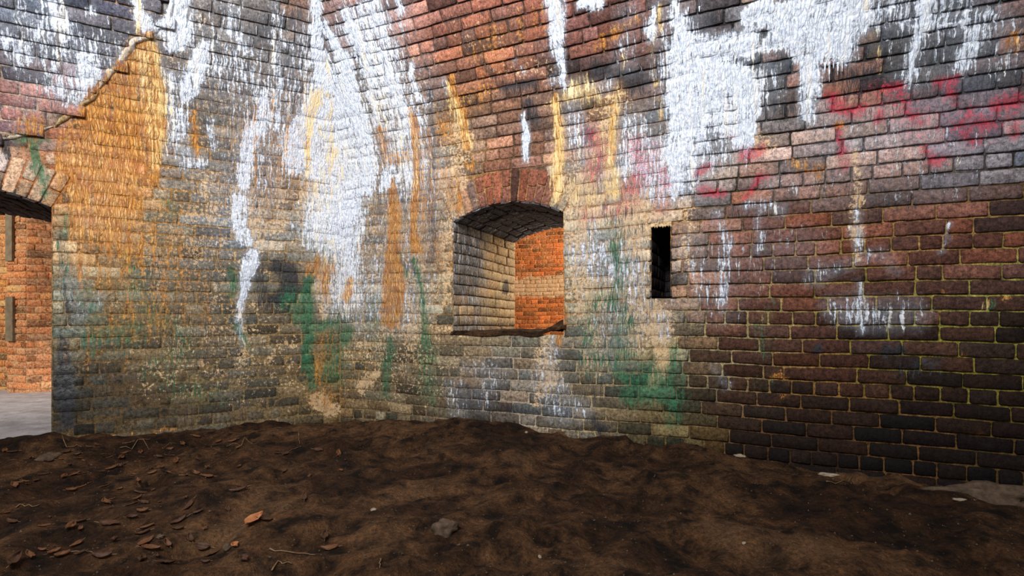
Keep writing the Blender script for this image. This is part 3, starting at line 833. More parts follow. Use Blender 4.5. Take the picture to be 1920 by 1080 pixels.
def left_forbid(v0, v1):
    vm = (v0 + v1) / 2
    if vm < DSPR:
        return [(DU0, DU0 + 2 * DH)]
    if vm < DZC + DRR + DRING:
        w_ring = math.sqrt(max((DRR + DRING) ** 2 - (vm - DZC) ** 2, 0))
        w_skew = DH + (vm - DSPR) * math.tan(DA) + .005
        w = min(w_ring, w_skew)
        return [(DCC - w, DCC + w)]
    return []


def left_hole(u, v):
    a = (u > DU0 + .004) & (u < DU0 + 2 * DH - .004) & (v < DSPR)
    b = (np.hypot(u - DCC, v - DZC) < DRR + .006) & (v >= DSPR - .001) & (np.abs(u - DCC) < DH)
    return a | b


# line of the flowstone lip: above and left of it the vault skin stands proud
LIP = [(-40, 262), (20, 258), (46, 250), (70, 244), (100, 236), (112, 224), (128, 212), (150, 196), (172, 186), (184, 172), (190, 150), (204, 134), (222, 122), (236, 98), (250, 78), (270, 68), (290, 58)]


def above_lip(x, y):
    L = np.array(LIP, float)
    yl = np.interp(x, L[:, 0], L[:, 1])
    return (x < 292) & (y < yl)


uvL = (30.0, 0.0)
UL1 = 3.9
CHL = .0838
quads = courses(0, UL1, -.15, VTOP, CHL, left_forbid, groin, seed=9, bl=.238)
lowL, highL = [], []
for q in quads:
    x, y = to_px(surfL(np.array([(q[0][0] + q[1][0]) / 2]), np.array([q[0][1] + .04]), np.array([0.])))
    up = bool(above_lip(x, y)[0])
    c = brick(surfL, q, uvL, rng.uniform(-.001, .004) + (.030 if up else 0), (0, 0, 0), flip=True)
    if c.cx < -520 or c.cy < -380:
        continue
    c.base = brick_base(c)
    (lowL if q[0][1] < SPRING - .05 else highL).append(c)
nV = 17
for i in range(nV):
    a0 = -DA + 2 * DA * i / nV; a1 = -DA + 2 * DA * (i + 1) / nV
    g = .005
    def pt2(r, a, s):
        return (DCC + r * math.sin(a) + s * math.cos(a), DZC + r * math.cos(a) - s * math.sin(a))
    Rx = DRR + DRING
    parts = [(DRR + .002, Rx - .06)] if i % 2 else [(DRR + .002, DRR + .11), (DRR + .12, Rx - .05)]
    for (r0, r1) in parts:
        q = [pt2(r0, a0, g), pt2(r0, a1, -g), pt2(r1, a1, -g), pt2(r1, a0, g)]
        c = brick(surfL, q, uvL, rng.uniform(.004, .012), (0, 0, 0), flip=True)
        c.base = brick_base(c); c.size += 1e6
        lowL.append(c)


def left_offset(U, Vv):
    o = crust_offset(surfL)(U, Vv)
    P = surfL(U, Vv, 0 * U)
    x, y = to_px(P)
    return o + .030 * above_lip(x, y) + .004 * sstep(600, 760, y)


mortL_low = mortar_grid(surfL, -.04, UL1, -.3, SPRING, .017, left_hole, uvL, left_offset, flip=True)
mortL_high = mortar_grid(surfL, 0, UL1, SPRING, VTOP + .3, .02, lambda u, v: np.zeros(u.shape, bool), uvL, left_offset, lambda v: groin(v) - .04, flip=True)
finish(lowL + highL + [mortL_low, mortL_high])
wall_left = wall_object('wall_left', 'brick wall with the wide orange and green stains beside the open doorway', 'wall', mortL_low, lowL)
ceiling_left = wall_object('ceiling_left', 'dark brick vault streaked white above the orange stain', 'vault', mortL_high, highL)


# ------------------------------------------------------------------ flat colours for linings and far masonry
def flat(cols):
    """stain function: cols = dict layer -> weight"""
    def f(V, x, y):
        m = np.zeros((len(V), 8))
        for k, w in cols.items():
            m[:, k] = w(V, x, y) if callable(w) else w
        return m
    return f


def lining(name, surf, u0, u1, v0, v1, ch, base, mort, uvoff, cols, flip=False, bl=.232, j=.009, seed=5, headers=5, proud=(0, .004), mo=-.009, step=.03, limit=300):
    out = []
    for q in courses(u0, u1, v0, v1, ch, lambda a, b: [], None, bl=bl, j=j, seed=seed, headers=headers):
        q = [(min(max(a, u0), u1), min(b, v1)) for a, b in q]
        if q[2][1] - q[1][1] < .02: continue
        c = brick(surf, q, uvoff, rng.uniform(*proud), (0, 0, 0), flip=flip)
        c.base = vary(lin(base), .2)
        out.append(c)
    mg = mortar_grid(surf, u0, u1, v0, v1, step, lambda u, v: np.zeros(u.shape, bool), uvoff, lambda U, V_: mo + .003 * (fbm(U * 20, V_ * 20, 4) - .5), flip=flip, base=lin(mort))
    finish(out + [mg], flat(cols))
    return mg, out


def lining_object(name, label, cat, mg, out, parent=None, limit=300):
    me = chunk_mesh(name, [mg])
    w = bpy.data.objects.new(name, me); COL.objects.link(w)
    if parent:
        w.parent = parent
    else:
        tag(w, label, cat, None, 'structure')
    for c in sorted(out, key=lambda c: -c.size)[:limit]:
        o = bpy.data.objects.new('brick', chunk_mesh('brick', [c])); COL.objects.link(o); o.parent = w
    rest = sorted(out, key=lambda c: -c.size)[limit:]
    if rest:
        o = bpy.data.objects.new('small_bricks', chunk_mesh('small_bricks', rest)); COL.objects.link(o); o.parent = w
        o['kind'] = 'stuff'
    return w


# embrasure lining: an Empty window_1 with jambs, soffit and sill as parts
T = 1.14
w1 = bpy.data.objects.new('window_1', None); COL.objects.link(w1)
w1.location = (0, 0, 0)
tag(w1, 'deep brick-lined embrasure with a low arched head, looking through to an orange wall', 'window', None, 'structure')
OL = CN + EU0 * DR
OR_ = CN + EU1 * DR


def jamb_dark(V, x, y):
    return .9 * (np.hypot((x - 948) / 7, (y - 540) / 12) < 1) + .85 * np.clip(sstep(925, 880, x) * sstep(610, 500, y) + .6 * sstep(592, 618, y), 0, 1) + .12  # round spot paints the dark inside of a hole


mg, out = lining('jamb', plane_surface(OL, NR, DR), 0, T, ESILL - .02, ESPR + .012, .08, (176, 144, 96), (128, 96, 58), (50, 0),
                 {D: jamb_dark, W: lambda V, x, y: .30 * sstep(935, 900, x) + .05, K: lambda V, x, y: .3 + .5 * sstep(900, 960, x), O: .2}, seed=2)  # cream lime rises towards the back, partly painting the light there
lining_object('jamb', None, None, mg, out, w1)
mg, out = lining('jamb', plane_surface(OR_, NR, -DR), 0, T, ESILL - .02, ESPR + .012, .08, (130, 110, 82), (110, 84, 52), (54, 0), {D: .3, W: .3, K: .3}, flip=True, seed=4)
lining_object('jamb', None, None, mg, out, w1)
sf, slen, _, _ = arch_surface(OL, NR, DR, ESPR, EH, ERISE)
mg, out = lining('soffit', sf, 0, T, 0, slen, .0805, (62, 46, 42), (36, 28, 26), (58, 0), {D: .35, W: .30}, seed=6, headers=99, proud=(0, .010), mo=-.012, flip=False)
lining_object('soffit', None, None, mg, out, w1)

# the end of the wall behind the soffit, so that the head has depth
def box_mesh(name, P0, U, V_, W_):
    """box from corner P0 with three edge vectors"""
    P0, U, V_, W_ = map(np.array, (P0, U, V_, W_))
    vs = [P0 + a * U + b * V_ + c * W_ for c in (0, 1) for b in (0, 1) for a in (0, 1)]
    fs = [(0, 2, 3, 1), (4, 5, 7, 6), (0, 1, 5, 4), (2, 6, 7, 3), (0, 4, 6, 2), (1, 3, 7, 5)]
    me = bpy.data.meshes.new(name); me.from_pydata([tuple(v) for v in vs], [], fs); me.update()
    return me


def d3(d): return np.array([d[0], d[1], 0.0])


# sill: a bed of dark earth, lumpy, with a mound at its right end
def lumpy_sheet(name, f, nu, nv, mat, parent=None):
    us, vs = np.linspace(0, 1, nu), np.linspace(0, 1, nv)
    U, Vv = np.meshgrid(us, vs)
    P = f(U, Vv).reshape(-1, 3)
    idx = np.arange(nu * nv).reshape(nv, nu)
    Fc = np.stack([idx[:-1, :-1], idx[:-1, 1:], idx[1:, 1:], idx[1:, :-1]], -1).reshape(-1, 4)
    me = bpy.data.meshes.new(name); me.from_pydata(P.tolist(), [], Fc.tolist()); me.update()
    return new_obj(name, me, parent, mat)


def sill_f(U, Vv):
    u = EU0 - .02 + U * (EU1 - EU0 + .04); t = -.014 + Vv * (T + .06)
    z = ESILL + .010 + .034 * fbm(u * 9, t * 9, 3) + .095 * np.exp(-((u - EU1) / .13) ** 2 - ((t - .12) / .14) ** 2)
    z = z - .028 * sstep(.006, -.014, t)
    return np.stack([CN[0] + u * DR[0] + t * NR[0], CN[1] + u * DR[1] + t * NR[1], z], -1)


lumpy_sheet('sill', sill_f, 60, 60, M_DIRT, w1)

# loophole: a narrow deep slot, closed at the back by bricks
w2 = bpy.data.objects.new('window_2', None); COL.objects.link(w2)
tag(w2, 'narrow dark upright slot in the brick wall right of the embrasure', 'slot', None, 'structure')
OS = CN + SU0 * DR; OS2 = CN + SU1 * DR
for nm, O_, N_, fl in (('jamb', OS, DR, False), ('jamb', OS2, -DR, True)):
    mg, out = lining(nm, plane_surface(O_, NR, N_), 0, .62, SZ0 - .01, SZ1 + .01, .08, (44, 34, 28), (26, 20, 16), (62, 0), {D: .6, O: .1}, flip=fl, seed=8)  # bricks coloured near black, painting the shade inside the slot
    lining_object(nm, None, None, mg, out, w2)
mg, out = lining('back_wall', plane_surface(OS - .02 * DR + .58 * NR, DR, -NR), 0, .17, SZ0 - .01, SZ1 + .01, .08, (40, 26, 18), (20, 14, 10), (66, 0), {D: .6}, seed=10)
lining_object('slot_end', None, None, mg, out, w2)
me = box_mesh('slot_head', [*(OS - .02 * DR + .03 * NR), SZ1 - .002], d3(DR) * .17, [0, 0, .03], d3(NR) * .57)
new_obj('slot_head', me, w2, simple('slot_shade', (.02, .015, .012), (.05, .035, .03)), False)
def slot_sill(U, Vv):
    u = SU0 - .01 + U * (SU1 - SU0 + .02); t = -.008 + Vv * .6
    z = SZ0 + .006 + .024 * fbm(u * 22, t * 10, 3)
    return np.stack([CN[0] + u * DR[0] + t * NR[0], CN[1] + u * DR[1] + t * NR[1], z], -1)
lumpy_sheet('sill', slot_sill, 14, 30, M_DIRT, w2)

def lime_edge():
    V, UVs, n = [], [], 40
    for k in range(n):
        u = SU0 - .004 + (SU1 - SU0 + .008) * k / (n - 1)
        dz = .010 + .016 * abs(math.sin(k * .62)) * (.6 + .4 * math.sin(k * 1.7))
        for (dv, off) in ((.012, -.02), (.012, .001), (-dz * .5, .003), (-dz, .0), (-dz * .6, -.02)):
            V.append(surfR(np.array([u]), np.array([SZ1 + dv]), np.array([off]))[0]); UVs.append((u + 10, SZ1 + dv))
    Fc = [(k * 5 + i, (k + 1) * 5 + i, (k + 1) * 5 + i + 1, k * 5 + i + 1) for k in range(n - 1) for i in range(4)]
    c = Chunk(np.array(V), np.array(UVs), np.array(Fc)[:, ::-1], lin((150, 130, 100))); m = np.zeros((len(V), 8)); m[:, K] = .6; c.m = m
    o = bpy.data.objects.new('lime_edge', chunk_mesh('lime_edge', [c])); COL.objects.link(o); o.parent = w2


lime_edge()
# doorway lining
DT = 1.25
d1 = bpy.data.objects.new('door_1', None); COL.objects.link(d1)
tag(d1, 'open doorway under a low brick arch at the end of the stained wall', 'doorway', None, 'structure')
OD = CN + DU0 * DL; OD2 = CN + (DU0 + 2 * DH) * DL
mg, out = lining('jamb', plane_surface(OD, NL, DL), 0, DT, -.15, DSPR + .01, CHL, (96, 84, 64), (80, 64, 44), (70, 0), {D: .35, G: .2}, flip=True, seed=12)
lining_object('jamb', None, None, mg, out, d1)
mg, out = lining('jamb', plane_surface(OD2, NL, -DL), 0, DT, -.15, DSPR + .01, CHL, (96, 84, 64), (80, 64, 44), (74, 0), {D: .35, G: .2}, seed=13)
lining_object('jamb', None, None, mg, out, d1)
sf, slen, _, _ = arch_surface(OD, NL, DL, DSPR, DH, DRISE)
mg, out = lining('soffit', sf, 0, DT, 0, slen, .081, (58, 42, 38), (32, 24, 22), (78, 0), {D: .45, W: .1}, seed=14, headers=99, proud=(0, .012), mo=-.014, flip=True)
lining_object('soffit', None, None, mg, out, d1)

# ------------------------------------------------------------------ the thickness of the walls (seen only from the side rooms)
def core(name, label, O, D_, N_, u0, u1, t0, t1, z0, z1, mat):
    P = np.array([*(np.array(O) + u0 * D_ + t0 * N_), z0])
    me = box_mesh(name, P, d3(D_) * (u1 - u0), [0, 0, z1 - z0], d3(N_) * (t1 - t0))
    o = new_obj(name, me, None, mat, False)
    tag(o, label, 'wall', None, 'structure')
    return o


M_CORE = simple('rough_brick_core', (.14, .07, .045), (.28, .15, .10), 9, .9, .01)
# right wall: below, left, right of and above the embrasure
def core_multi(name, label, O, D_, N_, boxes, mat):
    vs, fs = [], []
    for (u0, u1, t0, t1, z0, z1) in boxes:
        P = np.array([*(np.array(O) + u0 * D_ + t0 * N_), z0]); k = len(vs)
        U, V_, W_ = d3(D_) * (u1 - u0), np.array([0, 0, z1 - z0]), d3(N_) * (t1 - t0)
        vs += [tuple(P + a * U + b * V_ + c * W_) for c in (0, 1) for b in (0, 1) for a in (0, 1)]
        fs += [tuple(i + k for i in f) for f in [(0, 2, 3, 1), (4, 5, 7, 6), (0, 1, 5, 4), (2, 6, 7, 3), (0, 4, 6, 2), (1, 3, 7, 5)]]
    me = bpy.data.meshes.new(name); me.from_pydata(vs, [], fs); me.update()
    o = new_obj(name, me, None, mat, False)
    return o


b_r = core_multi('masonry_core', '', CN, DR, NR, [
    (.2, EU0 - .05, .06, T - .01, -.3, 3.6), (EU0 - .05, EU1 + .05, .06, T - .01, -.3, ESILL - .06), (EU0 - .05, EU1 + .05, .06, T - .01, ESPR + ERISE + .06, 3.6),
    (EU1 + .05, SU0 - .05, .06, T - .01, -.3, 3.6), (SU0 - .05, SU1 + .05, .06, T - .01, -.3, SZ0 - .05), (SU0 - .05, SU1 + .05, .06, T - .01, SZ1 + .04, 3.6),
    (SU0 - .05, SU1 + .05, .63, T - .01, -.3, 3.6), (SU1 + .05, UR1, .06, T - .01, -.3, 3.6)], M_CORE)
b_r.parent = wall_right
b_l = core_multi('masonry_core', '', CN, DL, NL, [
    (0, DU0 - .05, .06, DT - .01, -.3, 3.6), (DU0 - .05, DU0 + 2 * DH + .05, .06, DT - .01, DSPR + DRISE + .06, 3.6), (DU0 + 2 * DH + .05, UL1, .06, DT - .01, -.3, 3.6)], M_CORE)
b_l.parent = wall_left

# ------------------------------------------------------------------ dirt floor
def floor_h(X, Y):
    z =   .05 * (fbm(X * 1.3, Y * 1.3, 21) - .5) * 2 + .055 * (fbm(X * 4.5, Y * 4.5, 22, 4) - .5) * 2 + .020 * (fbm(X * 14, Y * 14, 23, 3) - .5) * 2
    # footprints and scuffs
    r = random.Random(4)
    for _ in range(70):
        cx, cy, a = r.uniform(-2.4, 2.6), r.uniform(1.3, 3.8), r.uniform(0, 3.14)
        dx, dy = X - cx, Y - cy
        p, q = dx * math.cos(a) + dy * math.sin(a), -dx * math.sin(a) + dy * math.cos(a)
        d = (p / .13) ** 2 + (q / .055) ** 2
        z = z - .017 * np.exp(-d ** 1.5) + .007 * np.exp(-((np.sqrt(d) - 1.45) / .3) ** 2)
    # banks along the walls
    sR = (X - CN[0]) * NR[0] + (Y - CN[1]) * NR[1]; tR = (X - CN[0]) * DR[0] + (Y - CN[1]) * DR[1]
    sL = (X - CN[0]) * NL[0] + (Y - CN[1]) * NL[1]
    z = z + .075 * np.exp(-((tR - 1.35) / .55) ** 2) * np.exp(-(sR / .6) ** 2)
    z = z + .03 * np.exp(-((tR - 2.6) / .6) ** 2) * np.exp(-(sR / .5) ** 2)
    z = z - .05 * np.exp(-((tR - 4.4) / .9) ** 2) * np.exp(-(sR / .35) ** 2)
    z = z - .02 * np.exp(-(tR / .5) ** 2)
    z = z - .018 * np.exp(-((sR + .12) / .08) ** 2) * sstep(2.4, 3.2, tR)
    z = z + .05 * np.exp(-((X + 3.05) / .18) ** 2 - ((Y - 3.42) / .14) ** 2)
    return z


xs = np.arange(-5.6, 5.2, .026); ys = np.concatenate([np.arange(-2.2, 1.0, .08), np.arange(1.0, 5.3, .022)])
X, Y = np.meshgrid(xs, ys)
Z = floor_h(X, Y)
# keep the dirt on this side of the walls and of the door threshold
sL = (X - CN[0]) * NL[0] + (Y - CN[1]) * NL[1]; tL = (X - CN[0]) * DL[0] + (Y - CN[1]) * DL[1]
sR = (X - CN[0]) * NR[0] + (Y - CN[1]) * NR[1]
ok = (sL < .12 + .03 * fbm(X * 3, Y * 3, 2)) & (sR < .10)
idx = np.arange(X.size).reshape(X.shape)
Fc = np.stack([idx[:-1, :-1], idx[:-1, 1:], idx[1:, 1:], idx[1:, :-1]], -1)
kp = ok[:-1, :-1] & ok[1:, 1:] & ok[1:, :-1] & ok[:-1, 1:]
Fc = Fc[kp].reshape(-1, 4)
used = np.unique(Fc); rm = np.full(X.size, -1); rm[used] = np.arange(len(used))
P = np.stack([X.ravel(), Y.ravel(), Z.ravel()], -1)[used]
me = bpy.data.meshes.new('floor'); Fq = rm[Fc]
me.vertices.add(len(P)); me.vertices.foreach_set('co', P.astype(np.float32).ravel())
me.loops.add(Fq.size); me.polygons.add(len(Fq))
me.polygons.foreach_set('loop_start', np.arange(0, Fq.size, 4, dtype=np.int32)); me.polygons.foreach_set('loop_total', np.full(len(Fq), 4, dtype=np.int32))
me.loops.foreach_set('vertex_index', Fq.astype(np.int32).ravel()); me.update()
floor = new_obj('floor', me, None, M_DIRT)
tag(floor, 'uneven dark brown dirt floor scuffed with footprints', 'floor', None, 'structure')


def floor_z(x, y):
    return float(floor_h(np.array([x], float), np.array([y], float))[0])


def on_floor(px, py):
    """point of the dirt seen at a place of the photograph"""
    z = 0.0
    for _ in range(6):
        Yd = F * (EYE - z) / (py - 603); Xd = (px - 960) / F * Yd
        z = floor_z(Xd, Yd)
    return Xd, Yd, z


# ------------------------------------------------------------------ the next room through the doorway
def slab_f(U, Vv):
    u = DU0 - 1.6 + U * 5.2; t = .10 + Vv * 6.0
    z = .002 + .02 * (fbm(u * 2, t * 2, 3) - .5) + .006 * (fbm(u * 12, t * 12, 6) - .5)
    return np.stack([CN[0] + u * DL[0] + t * NL[0], CN[1] + u * DL[1] + t * NL[1], z], -1)


fb = lumpy_sheet('floor_beyond', slab_f, 90, 90, M_SLAB)
tag(fb, 'pale grey daylit floor of the next room beyond the doorway', 'floor', None, 'structure')

M_far_cols = {K: .18, W: .05}
PC = np.array([-5.42, 5.86])       # the corner of the pier in the next room
dirA = np.array([.74, .672]); dirA /= np.linalg.norm(dirA)         # receding to the right
nA = np.array([dirA[1], -dirA[0]])
mg, out = lining('wall_beyond', plane_surface(PC, dirA, nA), 0, 2.4, -.05, 2.9, .078, (212, 142, 98), (214, 170, 122), (90, 0), {K: .25, D: .05}, seed=21, j=.012, proud=(-.002, .006))
wb = lining_object('wall_beyond', 'sunlit orange brick wall seen through the doorway', 'wall', mg, out)
dirB = np.array([-.97, .24]); dirB /= np.linalg.norm(dirB)
nB = np.array([-dirB[1], dirB[0]]) ; nB = np.array([-.24, -.97]); nB /= np.linalg.norm(nB)
mg, out = lining('pier', plane_surface(PC, dirB, nB), 0, .30, -.05, 2.9, .078, (212, 134, 84), (206, 166, 118), (94, 0), {K: .35, D: .05}, flip=True, seed=22, j=.013, headers=2, proud=(-.003, .008))
pj = lining_object('pillar_1', 'jagged corner pier of orange bricks at the left edge of the photo', 'pier', mg, out)
mg, out = lining('recess', plane_surface(PC + dirB * .30 + np.array([0, .16]), dirB, nB), -.02, 1.3, -.05, 2.9, .078, (216, 142, 84), (210, 164, 110), (98, 0), {K: .35}, flip=True, seed=23, j=.012)
rj_ = lining_object('wall_recess', 'orange brick recess with grey boards left of the jagged pier', 'wall', mg, out)
# boards standing in the recess
def board(p_bottom, w, h, th, z, lab):
    P0 = np.array([*p_bottom, z])
    me = box_mesh('board', P0, d3(dirB) * w, [0, 0, h], d3(nB) * th)
    o = new_obj('board', me, None, M_BOARD, False)
    bv = o.modifiers.new('bevel', 'BEVEL'); bv.width = .004; bv.segments = 2
    tag(o, lab, 'board', 'boards set in the orange brick recess')
    return o


board(PC + dirB * .17, .10, .60, .03, EYE + .68, 'narrow upright grey board high in the brick recess under the arch')
board(PC + dirB * .16, .11, .50, .03, EYE - .22, 'short weathered board set low in the orange brick recess')
me = box_mesh('ceiling_beyond', [-10, 4.9, 3.0], [9, 0, 0], [0, 6, 0], [0, 0, .1])

# ------------------------------------------------------------------ the far wall through the embrasure
FO = np.array([-1.6, 10.9]); FU = np.array([.985, -.17]); FU /= np.linalg.norm(FU); FN = np.array([-FU[1], FU[0]]) * -1


def far_white(V, x, y):
    z = V[:, 2]
    n = fbm(V[:, 0] * 3, z * 5, 8)
    return .9 * sstep(1.20, 1.38, z + (n - .5) * .22) * sstep(1.80, 1.62, z + (n - .5) * .22) + .22 * sstep(1.6, 1.8, z) * (n > .5)


mg, out = lining('wall_far', plane_surface(FO, FU, FN), 0, 5.4, -.2, 4.2, .08, (164, 86, 42), (206, 142, 88), (110, 0), {K: far_white, O: .25}, seed=31, step=.05, j=.009)
wf = lining_object('wall_far', 'bright orange brick wall with a pale band, seen through the embrasure', 'wall', mg, out)
def far_floor(U, Vv):
    u = .2 + U * 5.5; t = T + Vv * 6.5
    return np.stack([CN[0] + u * DR[0] + t * NR[0], CN[1] + u * DR[1] + t * NR[1], -.02 + .03 * fbm(u * 2, t * 2, 3)], -1)
ff = lumpy_sheet('floor_outer', far_floor, 40, 40, M_SLAB)
tag(ff, 'floor of the passage on the far side of the embrasure', 'floor', None, 'structure')

# ------------------------------------------------------------------ flowstone lip along the diagonal crack
def px_on_left(px, py, off=0.0):
    """surface coordinates on the left vault for a survey point"""
    best = None
    lo, hi = .6, VTOP
    us = np.linspace(0, UL1, 300); vs = np.linspace(.8, VTOP, 260)
    return us, vs


_us = np.linspace(0, UL1, 420); _vs = np.linspace(.9, VTOP, 320)
_U, _V = np.meshgrid(_us, _vs)
_X, _Y = to_px(surfL(_U, _V, 0 * _U + .03))


def find_left(px, py):
    k = np.argmin((_X - px) ** 2 + (_Y - py) ** 2)
    return _U.ravel()[k], _V.ravel()[k]


_U2, _V2 = np.meshgrid(np.linspace(0, UR1, 520), np.linspace(.9, VTOP, 320))
_X2, _Y2 = to_px(surfR(_U2, _V2, 0 * _U2))


def find_right(px, py):
    k = np.argmin((_X2 - px) ** 2 + (_Y2 - py) ** 2)
    return _U2.ravel()[k], _V2.ravel()[k]


def bead(surf, pts, rad, name, uvoff, base, stains, parent, flip=False):
    """an irregular rounded crust that follows points (u,v) of a wall"""
    pts = np.array(pts, float)
    seg = np.concatenate([[0], np.cumsum(np.hypot(*np.diff(pts, axis=0).T))])
    n = max(12, int(seg[-1] / .018)); s = np.linspace(0, seg[-1], n)
    pu = np.interp(s, seg, pts[:, 0]); pv = np.interp(s, seg, pts[:, 1])
    du, dv = np.gradient(pu), np.gradient(pv); l = np.hypot(du, dv) + 1e-9
    nu, nv = -dv / l, du / l
    K_ = 10
    V, UVs = [], []
    for k in range(K_):
        a = math.pi * k / (K_ - 1)
        r = rad * (.65 + .7 * fbm(s * 14 + k * .3, s * 0 + k * .5, 31)) * np.minimum(1, np.minimum(s, seg[-1] - s) / .08 + .35)
        uu = pu + nu * math.cos(a) * r * 1.25; vv = pv + nv * math.cos(a) * r * 1.25; off = -.02 + math.sin(a) * (r + .025)
        V.append(surf(uu, vv, off)); UVs.append(np.stack([uu + uvoff[0], vv + uvoff[1]], -1))
    V = np.array(V).reshape(-1, 3); UVs = np.array(UVs).reshape(-1, 2)
    idx = np.arange(K_ * n).reshape(K_, n)
    Fc = np.stack([idx[:-1, :-1], idx[:-1, 1:], idx[1:, 1:], idx[1:, :-1]], -1).reshape(-1, 4)
    if flip: Fc = Fc[:, ::-1]
    c = Chunk(V, UVs, Fc, lin(base)); m = np.zeros((len(V), 8))
    for k, w in stains.items(): m[:, k] = w
    c.m = m
    o = bpy.data.objects.new(name, chunk_mesh(name, [c])); COL.objects.link(o); o.parent = parent
    return o


lo = [find_left(*p) for p in [(100, 236), (112, 224), (128, 212), (150, 196), (172, 186), (184, 172)]]
bead(surfL, lo, .018, 'flowstone_rim', uvL, (150, 120, 84), {K: .5, O: .3, G: .3}, ceiling_left)
lo = [find_left(*p) for p in [(186, 165), (190, 150), (204, 134), (222, 122), (236, 98), (250, 78), (270, 68), (290, 58)]]
bead(surfL, lo, .022, 'flowstone_rim', uvL, (216, 190, 140), {K: .85, W: .45}, ceiling_left)
lo = [find_left(*p) for p in [(-20, 258), (20, 256), (46, 250), (70, 244), (98, 237)]]
bead(surfL, lo, .013, 'flowstone_rim', uvL, (150, 140, 120), {K: .4, W: .3}, ceiling_left)
lo = [find_left(*p) for p in [(290, 58), (305, 48), (316, 30), (322, 10), (322, -30)]]
bead(surfL, lo, .016, 'flowstone_rim', uvL, (230, 220, 200), {W: .85, K: .5}, ceiling_left)


def drips(pts, parent, surf, uvoff):
    for (px, py, L_, r0) in pts:
        u, v = find_right(px, py)
        top = surf(np.array([u]), np.array([v]), np.array([.012]))[0]
        n, K_ = 6, 7
        V, UVs = [], []
        for k in range(K_):
            t = k / (K_ - 1)
            r = r0 * (1 - t) ** .7 + .0008
            for i in range(n):
                a = 2 * math.pi * i / n
                V.append(top + np.array([r * math.cos(a), r * math.sin(a), -t * L_])); UVs.append((u + uvoff[0] + i * .003, v - t * L_))
        Fc = [(k * n + i, k * n + (i + 1) % n, (k + 1) * n + (i + 1) % n, (k + 1) * n + i) for k in range(K_ - 1) for i in range(n)]
        c = Chunk(np.array(V), np.array(UVs), np.array(Fc), lin((220, 224, 232))); m = np.zeros((len(V), 8)); m[:, W] = 1; c.m = m
        o = bpy.data.objects.new('lime_drip', chunk_mesh('lime_drip', [c])); COL.objects.link(o); o.parent = parent


drips([(1547, 118, .06, .006), (1556, 118, .11, .006), (1563, 117, .04, .005), (1570, 116, .07, .006), (1578, 115, .055, .005), (1597, 84, .045, .005), (1290, 14, .03, .005), (1310, 12, .03, .005), (1350, 82, .03, .005), (1368, 80, .03, .005)], ceiling_right, surfR, uvR)

# ------------------------------------------------------------------ leaves, twigs, stones on the dirt
def leaf_mesh(length, width, curl, seed):
    r = random.Random(seed)
    vs, fs = [], []
    n, m = 9, 5
    for i in range(n):
        t = i / (n - 1)
        w = width * (math.sin(math.pi * t ** .8) ** .8) * .5 + .0006
        for j in range(m):
            s = j / (m - 1) * 2 - 1
            z = curl * (s * s) * width * .8 + curl * .35 * length * (t - .5) ** 2 * 2 + .0016 * r.uniform(-1, 1) - (.0012 if j == 2 else 0)
            vs.append(((t - .5) * length, s * w + .08 * length * math.sin(t * 2.6), z + .002))
    for i in range(n - 1):
        for j in range(m - 1):
            a = i * m + j
            fs.append((a, a + m, a + m + 1, a + 1))
    me = bpy.data.meshes.new('leaf'); me.from_pydata(vs, [], fs); me.update()
    return me


def make_leaf(length, width, curl, seed, mat):
    o = new_obj('dry_leaf', leaf_mesh(length, width, curl, seed), None, mat)
    sm = o.modifiers.new('thickness', 'SOLIDIFY'); sm.thickness = .0009
    st_ = bpy.data.meshes.new('stalk')
    n = 5; vs = []; fs = []
    for k in range(4):
        for i in range(n):
            a = 2 * math.pi * i / n
            vs.append((-length / 2 - k * length * .09, .0011 * math.cos(a) + .08 * length * 0, .003 + .0011 * math.sin(a) + curl * .17 * length + k * .001))
    for k in range(3):
        for i in range(n):
            fs.append((k * n + i, k * n + (i + 1) % n, (k + 1) * n + (i + 1) % n, (k + 1) * n + i))
    st_.from_pydata(vs, [], fs); st_.update()
    new_obj('stalk', st_, o, M_TWIG)
    return o


def copy_tree(o):
    c = o.copy(); COL.objects.link(c)
    for ch in list(o.children):
        d = ch.copy(); COL.objects.link(d); d.parent = c
    return c


def drop(o, px, py, rz, tilt=.15, lift=.002, scale=1):
    x, y, z = on_floor(px, py)
    o.location = (x, y, z + lift)
    gx = (floor_z(x + .03, y) - floor_z(x - .03, y)) / .06; gy = (floor_z(x, y + .03) - floor_z(x, y - .03)) / .06
    nrm = Vector((-gx, -gy, 1)).normalized()
    q = nrm.to_track_quat('Z', 'Y')
    from mathutils import Quaternion
    o.rotation_mode = 'XYZ'
    o.rotation_euler = (q @ Quaternion((0, 0, 1), rz)).to_euler()
    o.scale = (scale,) * 3
    return o


M_BRIGHT = simple('orange_dry_leaf', (.20, .065, .022), (.46, .19, .08), 30, .5, .002)
protos = [make_leaf(.07, .030, .35, 1, M_LEAF), make_leaf(.06, .026, .5, 2, M_LEAF2), make_leaf(.075, .024, .3, 3, M_LEAF2), make_leaf(.05, .028, .6, 4, M_LEAF)]
